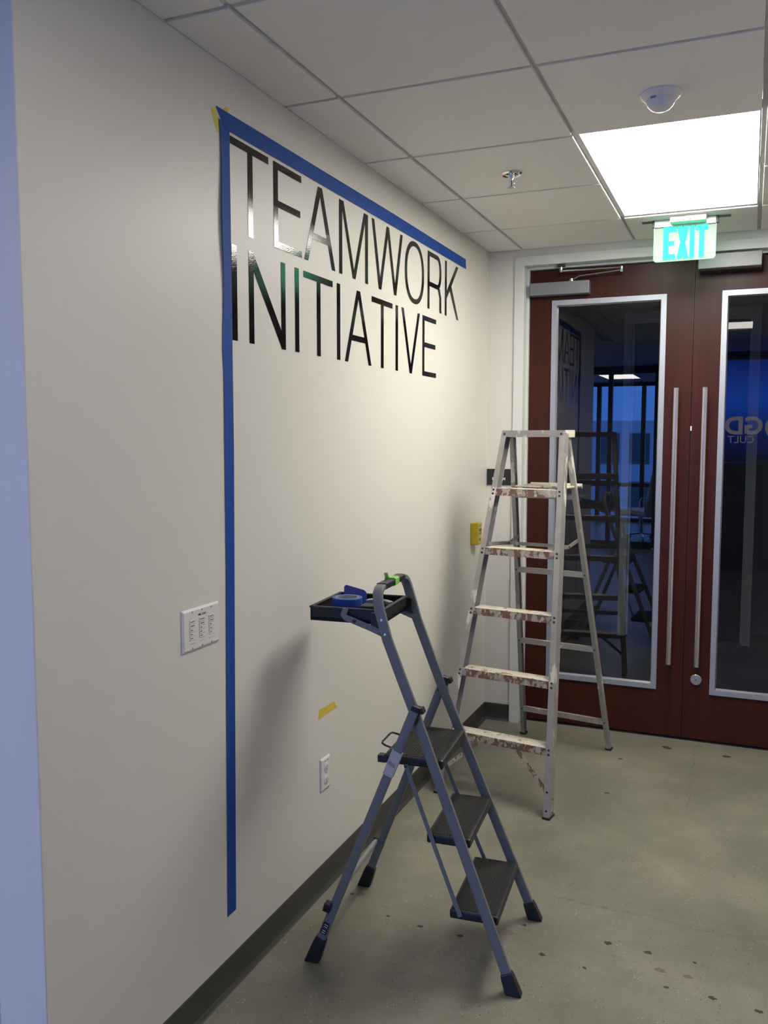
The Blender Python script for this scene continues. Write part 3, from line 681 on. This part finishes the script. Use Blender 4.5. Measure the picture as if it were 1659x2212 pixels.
for sg in (-1, 1):
    foot, piv, tb = (.329, sg*.216, 0.), (0, sg*.165, .818), (-.090, sg*.166, 1.045)
    path = [st(*[lerp(foot[i], piv[i], t) for i in range(3)]) for t in (.05, .3, .6, .85, 1.)]
    path += [st(-.045, sg*.1655, .930), st(*tb), st(-.104, sg*.1655, 1.095), st(-.116, sg*.164, 1.135), st(-.1225, sg*.158, 1.163), st(-.127, sg*.145, 1.184), st(-.129, sg*.125, 1.195), st(-.130, sg*.098, 1.198)]
    leg = build('front_leg', MB().sweep(path, .031, .017, SS), SLATE, stool, smooth=True)
    p0 = st(*[lerp(foot[i], piv[i], .075) for i in range(3)]); foot_cap(p0, st(.329, sg*.216, 0), .036, .024)
    for z, s_ in ((1.105, -.106), (1.06, -.0945), (.818, 0)):
        build('rivet', MB().lathe([(.0045, 0), (.004, .0018), (0, .0025)], st(s_, sg*.166+sg*.008, z), SW*sg, 12), CHROME, leg, smooth=True)
    # rear leg
    rf, rp = (-.314, sg*.248, 0.), (.004, sg*.186, .830)
    pr_ = lambda t: st(*[lerp(rf[i], rp[i], t) for i in range(3)])
    rl = build('rear_leg', MB().sweep([pr_(.05), pr_(.3), pr_(.6), pr_(.8), pr_(1.0)], .029, .016, SS), SLATE, stool, smooth=True)
    foot_cap(pr_(.095), st(-.314, sg*.248, 0), .036, .024)
    if sg < 0:
        for t0, t1, e_ in ((.79, .845, .0345), (.752, .805, .0335)):
            o = build('duct_tape_wrap', MB().sweep([pr_(t0), pr_((t0+t1)/2), pr_(t1)], e_, .0205, SS), DTAPE, rl); o['label'] = 'grey tape wrapped around the leg'
        dl = (pr_(.15)-pr_(.1)).normalized(); off = -SW*.0088
        for t0, t1, m_ in ((.115, .135, BLACKM), (.138, .160, BLACKM)):
            build('warning_label', MB().bar(pr_(t0)+off, pr_(t1)+off, .021, .0012, SS), m_, rl)
        for t0 in (.119, .127, .142, .150): build('label_print', MB().bar(pr_(t0)+off-SW*.0008, pr_(t0+.003)+off-SW*.0008, .013, .0006, SS), WPLAST, rl)
    # hinge bracket
    hb = build('hinge_bracket', MB().bar(st(.012, sg*.177, .846), st(-.004, sg*.177, .79), .032, .026, SS), BLACKP, stool, bevel=.006)
    build('hinge_lip', MB().bar(st(.024, sg*.177, .842), st(.032, sg*.177, .824), .012, .028, SS), BLACKP, hb, bevel=.003)
    build('hinge_rivet', MB().lathe([(.006, 0), (.005, .002), (0, .003)], st(-.001, sg*.190, .806), SW*sg, 14), CHROME, hb, smooth=True)
    # linkage strap
    lk_ = build('link_strap', MB().sweep([st(-.030, sg*.163, .648), st(.06, sg*.176, .425), st(.155, sg*.189, .198)], .013, .004, SS), SLATE, stool)
    build('rivet', MB().lathe([(.006, 0), (.005, .002), (0, .003)], st(-.029, sg*.166, .645), SW*sg, 12), DARKSTEEL, lk_, smooth=True)
    # tray brace
    tb_ = build('tray_brace', MB().sweep([st(-.090, sg*.153, 1.050), st(-.150, sg*.153, 1.073), st(-.212, sg*.153, 1.094), st(-.233, sg*.153, 1.100), st(-.240, sg*.153, 1.108), st(-.2335, sg*.153, 1.130)], .019, .004, lambda i: Vector((SS.x*.3, SS.y*.3, 1)) if i < 4 else SS), SLATE, stool)
    build('brace_bolt', MB().lathe([(.0065, 0), (.0055, .003), (0, .004)], st(-.203, sg*.155, 1.092), SW*sg, 12), DARKSTEEL, tb_, smooth=True)
grip = build('hand_grip', MB().sweep([st(-.130, w, 1.198) for w in (-.102, -.05, 0, .05, .102)], .033, .022, SS), BLACKP, stool, smooth=True)
o = build('green_tape_band', MB().sweep([st(-.130, w, 1.199) for w in (-.012, .008, .030)], .038, .0275, SS), GTAPE, grip); o['label'] = 'bright green tape stuck around the grip'
build('green_tape_tab', MB().add([st(-.147, -.014, 1.206), st(-.135, -.010, 1.210), st(-.140, -.016, 1.229), st(-.152, -.010, 1.227), st(-.146, -.010, 1.206), st(-.134, -.006, 1.210), st(-.139, -.012, 1.2295), st(-.151, -.006, 1.2275)], [(0, 1, 2, 3), (7, 6, 5, 4), (0, 4, 5, 1), (1, 5, 6, 2), (2, 6, 7, 3), (3, 7, 4, 0)]), GTAPE, grip)
for s0, s1, w_, z in ((-.106, .088, .152, .671), (.040, .180, .168, .438), (.119, .272, .182, .213)):
    tr = build('tread', sbox(s0, s1, -w_, w_, z-.030, z-.001), BLACKP, stool, bevel=.006)
    rb = MB(); n = int((s1-s0-.016)/.0075)
    for k in range(n):
        a = s0+.010+k*.0075; q = sbox(a, a+.0042, -w_+.010, w_-.010, z-.0025, z+.0006); rb.add(q.v, q.f)
    r = build('tread_ribs', rb, RIB, tr); r['kind'] = 'stuff'
ct = build('rear_crossbar', MB().tube([st(-.262, -.250, .185), st(-.262, .250, .185)], .009, 14), mat('pale_grey_enamel', (.30, .31, .32), .4), stool, smooth=True)
for sg in (-1, 1): build('end_cap', MB().bar(st(-.266, sg*.243, .172), st(-.258, sg*.243, .200), .024, .026, SS), BLACKP, ct, bevel=.003)
build('wire_loop', MB().tube([st(-.098, -.070, .660), st(-.128, -.070, .668), st(-.140, -.064, .672), st(-.143, -.050, .673), st(-.143, .030, .673), st(-.139, .044, .672), st(-.128, .050, .668), st(-.098, .050, .660)], .0033, 8), BLACKM, stool, smooth=True)
build('catch', sbox(-.128, -.100, -.150, -.122, .640, .664), BLACKP, stool, bevel=.003)
build('catch', sbox(-.128, -.100, .122, .150, .640, .664), BLACKP, stool, bevel=.003)
tw, ts0, ts1, tz0, tz1 = .134, -.362, -.117, 1.081, 1.126
tm = MB()
for q in (sbox(ts0, ts1, -tw, tw, tz0, tz0+.013), sbox(ts0, ts0+.006, -tw, tw, tz0, tz1), sbox(ts1-.006, ts1, -tw, tw, tz0, tz1), sbox(ts0, ts1, -tw, -tw+.006, tz0, tz1), sbox(ts0, ts1, tw-.006, tw, tz0, tz1)): tm.add(q.v, q.f)
tray = build('tray', tm, BLACKP, stool)
rim = MB()
for a, b, c, d in ((ts0-.003, ts0+.009, -tw-.003, tw+.003), (ts1-.009, ts1+.003, -tw-.003, tw+.003), (ts0, ts1, -tw-.003, -tw+.009), (ts0, ts1, tw-.009, tw+.003)):
    q = sbox(a, b, c, d, tz1-.003, tz1+.002); rim.add(q.v, q.f)
build('tray_rim', rim, mat('worn_black_plastic', (.030, .028, .024), .55, var=.3, vscale=30), tray, bevel=.001)
build('divider', sbox(-.205, -.201, -.02, tw, tz0+.005, tz1-.006), BLACKP, tray)
build('divider', sbox(-.201, ts1, .045, .049, tz0+.005, tz1-.006), BLACKP, tray)
build('divider', sbox(-.201, ts1, -.02, -.016, tz0+.005, tz1-.006), BLACKP, tray)
for sg in (-1, 1):
    build('tray_lug', sbox(-.150, -.098, sg*.137-.003, sg*.137+.017*sg if sg > 0 else sg*.137+.003, 1.072, 1.122) if sg > 0 else sbox(-.150, -.098, -.154, -.134, 1.072, 1.122), BLACKP, tray, bevel=.005)

# things in the tray
rc_ = (-.276, -.025); zf = 1.0942
rollc = st(rc_[0], rc_[1], zf)
roll = thing('tape_roll', 'roll of blue masking tape lying in the stool tray', 'tape', tuple(rollc))
wd = build('tape_winding', MB().lathe([(.0385, 0), (.0495, 0), (.0505, .001), (.0505, .047), (.0495, .048), (.0385, .048)], rollc, seg=48), BTAPE2, roll, smooth=True)
me = MB().lathe([(.0355, .0005), (.0385, .0005), (.0385, .0485), (.0355, .0485)], rollc, seg=48)
me.f = [f for f in me.f if len(f) == 4]; k = len(me.v)-48
me.f += [(j, (j+1) % 48, k+(j+1) % 48, k+j) for j in range(48)]
build('cardboard_core', me, mat('grey_card_core', (.35, .35, .37), .7), roll, smooth=True)
mm = wd.data; bm = bmesh.new(); bm.from_mesh(mm)
for f in [f for f in bm.faces if len(f.verts) > 4]: bm.faces.remove(f)
bm.to_mesh(mm); bm.free()
sq = thing('squeegee', 'flat blue plastic squeegee card leaning behind the tape roll', 'squeegee', tuple(st(-.24, .03, zf)))
q = [(-.318, .052, 1.097), (-.232, .052, 1.096), (-.243, .074, 1.143), (-.251, .076, 1.149), (-.318, .080, 1.163), (-.325, .078, 1.157)]
nrm = (st(*q[1])-st(*q[0])).cross(st(*q[5])-st(*q[0])).normalized()
vv = [st(*p) for p in q]+[st(*p)+nrm*.004 for p in q]; n = len(q)
build('card', MB().add(vv, [tuple(range(n-1, -1, -1)), tuple(range(n, 2*n))]+[(k, (k+1) % n, n+(k+1) % n, n+k) for k in range(n)]), mat('blue_plastic_card', (.008, .035, .27), .35), sq, bevel=.001)
kn = thing('utility_knife', 'small grey utility knife lying in the tray behind the near rail', 'knife', tuple(st(-.165, .0, 1.105)))
build('knife_body', MB().sweep([st(-.218, .02, 1.123), st(-.19, .015, 1.128), (st(-.15, .005, 1.127)), st(-.130, .0, 1.124)], .022, .014, SW), mat('knife_grey', (.38, .39, .40), .35, metal=.5), kn, smooth=True)
build('knife_slider', MB().sweep([st(-.185, .014, 1.136), st(-.165, .009, 1.137)], .008, .006, SW), BLACKP, kn)
build('blade', MB().add([st(-.218, .014, 1.122), st(-.218, .026, 1.122), st(-.236, .024, 1.120), st(-.218, .014, 1.123), st(-.218, .026, 1.123), st(-.236, .024, 1.121)], [(0, 1, 2), (5, 4, 3), (0, 3, 4, 1), (1, 4, 5, 2), (2, 5, 3, 0)]), CHROME, kn)
bx_ = thing('black_case', 'small dark ribbed case in the tray right of the tape roll', 'case', tuple(st(-.185, -.05, zf)))
build('case_body', sbox(-.212, -.150, -.085, -.030, zf, zf+.034), mat('dark_grey_case', (.03, .03, .032), .5), bx_, bevel=.004)
for k in range(4): build('case_rib', sbox(-.2055+k*.014, -.1995+k*.014, -.0865, -.084, zf+.005, zf+.030), BLACKP, bx_)

# ------------------------------------------------------------------ six-foot aluminium stepladder
tl = math.radians(-98.883); LS = Vector((math.cos(tl), math.sin(tl), 0)); LW = Vector((-math.sin(tl), math.cos(tl), 0)); LO = Vector((.6, 3.7, 0))-LW*.14715
def la(s, w, z): return LO+LS*s+LW*w+Vector((0, 0, z))
def lbox(s0, s1, w0, w1, z0, z1):
    v = [la(a, b, c) for c in (z0, z1) for b in (w0, w1) for a in (s0, s1)]
    return MB().add(v, [(0, 2, 3, 1), (4, 5, 7, 6), (0, 1, 5, 4), (2, 6, 7, 3), (0, 4, 6, 2), (1, 3, 7, 5)])
lad = thing('stepladder', 'paint-spattered aluminium A-frame stepladder standing in front of the left door', 'ladder', tuple(LO))
ZT = 1.690
fs = lambda z: .551-.2661*z
fwid = lambda z: .270-.0722*z
bs = lambda z: -.458+.271*z
bwid = lambda z: .244-.0610*z
for sg in (-1, 1):
    ch = MB()
    P = lambda z, ds=0., dw=0.: la(fs(z)+ds, sg*(fwid(z)+dw), z)
    ch.bar(P(.006), P(ZT), .027, .003, LW)                                    # front flange
    ch.bar(P(.006, -.028, .012), P(ZT, -.028, .012), .056, .003, LS)          # web
    ch.bar(P(.006, -.056), P(ZT, -.056), .027, .003, LW)                      # rear flange
    r = build('front_rail', ch, LAD, lad, bevel=.0008)
    for z in (.275, .557, .840, 1.124, 1.406):
        for dz in (-.009, .010): build('rivet', MB().lathe([(.006, 0), (.004, .0015), (0, .002)], P(z+dz, .002, 0), LS, 10), DARKSTEEL, r)
    for z in (.112, .035): build('rivet', MB().lathe([(.006, 0), (.004, .0015), (0, .002)], P(z, .002, 0), LS, 10), DARKSTEEL, r)
    for z in (.020, .075): build('rivet', MB().lathe([(.0045, 0), (.004, .0015), (0, .002)], P(z, -.035, .0135), LW*sg, 10), DARKSTEEL, r)
    build('rubber_foot', lbox(fs(0)-.062, fs(0)+.004, sg*fwid(0)-.018, sg*fwid(0)+.018, 0, .010), BLACKP, lad, bevel=.002)
    cb = MB(); Q = lambda z, ds=0., dw=0.: la(bs(z)+ds, sg*(bwid(z)+dw), z)
    cb.bar(Q(.006, 0, 0), Q(ZT-.02, 0, 0), .022, .003, LW); cb.bar(Q(.006, .015, .0095), Q(ZT-.02, .015, .0095), .032, .003, LS); cb.bar(Q(.006, .031, 0), Q(ZT-.02, .031, 0), .022, .003, LW)
    rr_ = build('rear_rail', cb, LAD, lad, bevel=.0008)
    for z in (.163, .575, .978): build('rivet', MB().lathe([(.0042, 0), (.0035, .0015), (0, .002)], Q(z, .034, 0), LS, 10), DARKSTEEL, rr_)
    build('rubber_foot', lbox(bs(0)-.006, bs(0)+.036, sg*bwid(0)-.016, sg*bwid(0)+.016, 0, .012), BLACKP, lad, bevel=.002)
    # lower diagonal brace
    build('diagonal_brace', MB().bar(la(fs(.262)-.010, sg*.098, .256), la(fs(.112)-.006, sg*(fwid(.112)-.006), .112), .019, .003, LW+Vector((0, 0, sg*.8))), LADW, lad)
    # spreader arm
    spd = MB().bar(la(fs(1.15)-.02, sg*(fwid(1.15)-.018), 1.156), la(.005, sg*.158, 1.138), .018, .003, (0, 0, 1))
    spd.bar(la(.005, sg*.158, 1.138), la(bs(1.16)+.012, sg*(bwid(1.16)-.012), 1.160), .018, .003, (0, 0, 1))
    sp_ = build('spreader', spd, LAD, lad)
    build('spreader_rivet', MB().lathe([(.005, -.004), (.005, .004), (0, .005)], la(.005, sg*.158, 1.138), LW, 10), DARKSTEEL, sp_)
build('spreader_bar', MB().bar(la(.004, -.158, 1.138), la(.004, .158, 1.138), .017, .003, (0, 0, 1)), LAD, lad)
for k, z in enumerate((.275, .557, .840, 1.124, 1.406)):
    w_ = fwid(z)-.0115+.002; s1 = fs(z)-.003; tz = z+.016
    stp = build('step', lbox(s1-.003, s1, -w_, w_, tz-.034, tz), LADW, lad)
    build('step_tread', lbox(s1-.078, s1-.0005, -w_+.004, w_-.004, tz-.003, tz+.0015), LADT, stp)
    build('step_rear_lip', lbox(s1-.080, s1-.077, -w_+.006, w_-.006, tz-.030, tz), LAD, stp)
for z in (.163, .575, .978, 1.378):
    w_ = bwid(z)-.009
    rb = lbox(bs(z)+.031, bs(z)+.034, -w_, w_, z-.013, z+.013); t_ = lbox(bs(z)+.012, bs(z)+.034, -w_, w_, z+.011, z+.014); rb.add(t_.v, t_.f)
    build('rear_brace', rb, LAD, lad)
cp = MB(); c0, c1, cw_ = -.048, .106, .158
for q in (lbox(c0, c1, -cw_, cw_, 1.7005, 1.7035), lbox(c1-.003, c1, -cw_, cw_, 1.671, 1.7005), lbox(c0, c0+.003, -cw_, cw_, 1.671, 1.7005), lbox(c0+.02, c1-.003, cw_-.003, cw_, 1.671, 1.7005), lbox(c0+.02, c1-.003, -cw_, -cw_+.003, 1.671, 1.7005)): cp.add(q.v, q.f)
cap = build('top_cap', cp, LAD, lad, bevel=.0008)
for sg in (-1, 1): build('cap_rivet', MB().lathe([(.0062, 0), (.005, .0015), (0, .002)], la(c1, sg*.145, 1.686), LS, 12), DARKSTEEL, cap)
build('corner_bracket', lbox(c0+.005, c1-.020, cw_-.001, cw_+.003, 1.669, 1.7045), mat('caked_cream_paint', (.62, .58, .47), .55, var=.25, vscale=60, bump=.6, bscale=120), cap, bevel=.002)
sf = MB(); 
for q in (lbox(-.150, .060, -.105, .165, 1.424, 1.434), lbox(-.152, -.147, -.107, .167, 1.416, 1.440)): sf.add(q.v, q.f)
shelf = build('pail_shelf', sf, LADT, lad, bevel=.003)
for w_ in (-.10, .13): build('shelf_arm', MB().bar(la(.10, w_, 1.395), la(-.12, w_, 1.420), .016, .003, (0, 0, 1)), LAD, shelf)

# ------------------------------------------------------------------ lobby seen through the door glass
LY = 6.92
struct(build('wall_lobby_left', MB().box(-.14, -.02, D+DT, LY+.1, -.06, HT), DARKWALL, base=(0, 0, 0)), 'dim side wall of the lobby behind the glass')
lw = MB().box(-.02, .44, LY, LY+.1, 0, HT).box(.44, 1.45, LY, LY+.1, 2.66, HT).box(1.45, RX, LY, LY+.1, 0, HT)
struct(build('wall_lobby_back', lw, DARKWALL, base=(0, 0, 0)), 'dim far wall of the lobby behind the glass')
struct(build('lobby_light_blocker', MB().box(-.14, RX+.12, LY+.16, LY+.22, -.06, HT), DARKWALL, base=(0, 0, 0)), 'unseen dark sheet added behind the lobby door to stop light leaking')  # added blocker: keeps sky light from leaking in round the lobby door
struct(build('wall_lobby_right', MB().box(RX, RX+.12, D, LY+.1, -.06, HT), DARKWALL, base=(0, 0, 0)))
frame_box(.428, 1.462, .490, 1.400, 2.685, 2.615, LY-.012, LY+.11, LY+.045, 'trim_3', 'pale door frame at the far side of the lobby')
ld = struct(thing('door_3', 'dark door at the far side of the lobby', 'door', (.945, LY+.06, 0))); del ld['category']
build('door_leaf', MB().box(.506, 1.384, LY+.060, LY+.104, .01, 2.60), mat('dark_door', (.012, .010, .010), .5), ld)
cove('baseboard_lobby', (1.462, LY, 0), (RX, LY, 0), (0, -1, 0)); cove('baseboard_lobby_left', (-.02, LY, 0), (.428, LY, 0), (0, -1, 0))

# ------------------------------------------------------------------ office behind the camera, mirrored in the door glass
def mullions(name, axis, pos, ticks, z_rails, t, d, lo, hi, label, gm=WGLASS, zlo=.02, zhi=H-.005):
    w = struct(thing(name, label, 'window', (pos if axis == 'x' else (lo+hi)/2, pos if axis == 'y' else (lo+hi)/2, 0))); del w['category']
    def bx(a0, a1, z0, z1):
        return MB().box(pos-d/2, pos+d/2, a0, a1, z0, z1) if axis == 'x' else MB().box(a0, a1, pos-d/2, pos+d/2, z0, z1)
    for a in ticks: build('mullion', bx(a-t/2, a+t/2, zlo, zhi), MULL, w)
    for z, h in z_rails:
        for a, b in zip(ticks[:-1], ticks[1:]): build('transom', bx(a+t/2, b-t/2, z-h/2, z+h/2), MULL, w)
    if gm:
        for a, b in zip(ticks[:-1], ticks[1:]):
            v = [(a, zlo), (b, zlo), (b, zhi), (a, zhi)]
            build('pane', MB().add([(pos, p, z) if axis == 'x' else (p, pos, z) for p, z in v], [(0, 1, 2, 3)]), gm, w)
    return w
YS = -3.0
struct(build('wall_office_side', MB().box(XL-.12, XL, YS, YE+.14, 0, H+.1), WALL, base=(0, 0, 0)), 'side wall of the office behind the camera')
mullions('window_1', 'y', -4.0, [XL+.05, -2.3, -1.40, -.535, .135], [(2.66, .11), (.05, .10)], .062, .10, XL, .17, 'dark-framed glass partition behind the camera', None)
mullions('window_2', 'y', YB+.05, [XL+.05, -2.2, -1.35, -.50, .40, 1.3, RX-.05], [(2.69, .07), (.73, .07), (.04, .07)], .08, .10, XL, RX, 'tall office windows full of blue dusk daylight')
mullions('added_side_window', 'x', XL+.05, [YB+.1, -6.7, -5.2, YS], [(2.69, .07), (.73, .07), (.04, .07)], .08, .10, YB, YS, 'unseen side windows added to throw more blue daylight on the wall end')  # side windows are added, to bring more blue light onto the wall end
for nm, loc, rot, sx, sy in (('window_daylight', ((XL+RX)/2, YB-.02, H/2), (math.radians(90), 0, 0), RX-XL, H), ('window_daylight', (XL-.02, (YB+YS)/2, H/2), (math.radians(90), 0, math.radians(-90)), YS-YB, H)):
    l = bpy.data.lights.new(nm, 'AREA'); l.shape = 'RECTANGLE'; l.size = sx; l.size_y = sy; l.cycles.is_portal = True
    o = bpy.data.objects.new(nm, l); COL.objects.link(o); o.location = loc; o.rotation_euler = rot
struct(build('wall_office', MB().box(.80, RX, -2.45, -2.33, 0, H), DARKWALL, base=(0, 0, 0)), 'dark wall behind the camera carrying the display')
ds = thing('wall_display', 'large glowing blue display with a grey logo behind the camera', 'display', (1.65, -2.33, 1.2))
build('screen', MB().box(.90, 2.50, -2.329, -2.315, 1.36, 2.62), SCREEN, ds)
bz = MB()
for a in ((.88, 2.52, 1.34, 1.36), (.88, 2.52, 2.62, 2.64), (.88, .90, 1.36, 2.62), (2.50, 2.52, 1.36, 2.62)): bz.box(a[0], a[1], -2.329, -2.305, a[2], a[3])
build('bezel', bz, ALU, ds)
LOGO = emis('screen_logo_grey', (.32, .32, .36), 2.6)
text_mesh('logo_letters', 'GD', .30, LOGO, ds, lambda a, b, c: (1.335-a, -2.312+c, 1.80+b), bold=.010)
text_mesh('logo_caption', 'CULT', .125, LOGO, ds, lambda a, b, c: (1.31-a, -2.312+c, 1.635+b), bold=.001)
lr = MB()
for p in ring(1.72, 1.79, .14, .15, .10, .11, 0, 2*math.pi, 36, 2.0): lr.prism(p, lambda a, b: (a, -2.3135, b), lambda a, b: (a, -2.312, b))
build('logo_ring', lr, LOGO, ds)
for x0, y0, lb in ((-.98, -6.65, 'nearest'), (-2.70, -6.65, 'corner'), (-2.70, -2.6, 'side'), (-1.75, -1.95, 'return')):  # last panel is unseen, added to put white light on the wall end
    troffer(x0, x0+.60, y0, y0+1.21, 'office ceiling light panel behind the camera, the %s one' % {'nearest': 'one nearest the glass partition post', 'corner': 'far corner', 'side': 'one by the side windows', 'return': 'unseen one added to whiten the blue-lit wall end'}[lb], BACKPANEL, GRID, .02)
for l_ in [o for o in COL.objects if o.name.startswith('ceiling_light') and o.location.y < -1]:
    for ch_ in l_.children: ch_.location.z = -.03
# swivel chair
cx_, cy_ = -.16, -5.05; ca = math.radians(205)
CF = Vector((math.cos(ca), math.sin(ca), 0)); CS = Vector((-math.sin(ca), math.cos(ca), 0)); CO = Vector((cx_, cy_, 0))
def chp(a, b, z): return CO+CF*a+CS*b+Vector((0, 0, z))
chair = thing('swivel_chair', 'white upholstered swivel chair mirrored in the left door glass', 'chair', tuple(CO))
build('backrest', MB().sweep([chp(-.22, 0, .46), chp(-.27, 0, .70), chp(-.33, 0, 1.02), chp(-.35, 0, 1.12)], .56, .07, CS), CHAIRW, chair, bevel=.02)
build('seat', MB().sweep([chp(-.26, 0, .45), chp(.05, 0, .46), chp(.27, 0, .455)], .56, .11, CS), CHAIRW, chair, bevel=.02)
for sg in (-1, 1): build('armrest', MB().tube([chp(-.24, sg*.29, .47), chp(-.24, sg*.32, .64), chp(-.22, sg*.32, .66), chp(.20, sg*.32, .66), chp(.22, sg*.32, .64), chp(.22, sg*.29, .47)], .010, 10), CHROME, chair, smooth=True)
build('gas_column', MB().tube([chp(0, 0, .09), chp(0, 0, .40)], .028, 14), CHROME, chair, smooth=True)
for k in range(5):
    a = ca+k*2*math.pi/5+.3; d = Vector((math.cos(a), math.sin(a), 0))
    sl = build('base_spoke', MB().sweep([CO+d*.02+Vector((0, 0, .12)), CO+d*.16+Vector((0, 0, .105)), CO+d*.31+Vector((0, 0, .075))], .035, .022, d.cross(Vector((0, 0, 1)))), CHROME, chair, smooth=True)
    build('caster', MB().lathe([(.028, -.014), (.030, -.010), (.030, .010), (.028, .014)], CO+d*.31+Vector((0, 0, .030)), d.cross(Vector((0, 0, 1))), 18), BLACKP, sl, smooth=True)
# neighbouring building outside the back windows
bd = thing('office_building', 'blue-grey office block seen dimly outside the back windows', 'building', (-3.5, -26, -4))
build('wall', MB().box(-9, -1.6, -30, -26, -4, 2.3), FACADE, bd); build('wall', MB().box(-1.6, 4, -30, -27.5, -4, .4), FACADE, bd)
wm = None
for r_ in range(3):
    for c_ in range(6):
        x, z = -8.3+c_*1.15, -2.6+r_*1.9
        if wm is None:
            wm = build('window', MB().box(-.38, .38, -.04, .04, -.6, .6), FACADEW, None, (0, 0, 0)); wo = wm
        else: wo = wm.copy(); COL.objects.link(wo)
        wo.parent = bd; wo.location = (x-bd.location.x, -26.0-bd.location.y, z-bd.location.z)
struct(build('ground_outside', MB().box(-60, 60, -80, YB-.3, -4.2, -4), FACADE, base=(0, 0, 0)), 'street outside the windows')

for o in bpy.data.objects:
    if '_o' in o: del o['_o']
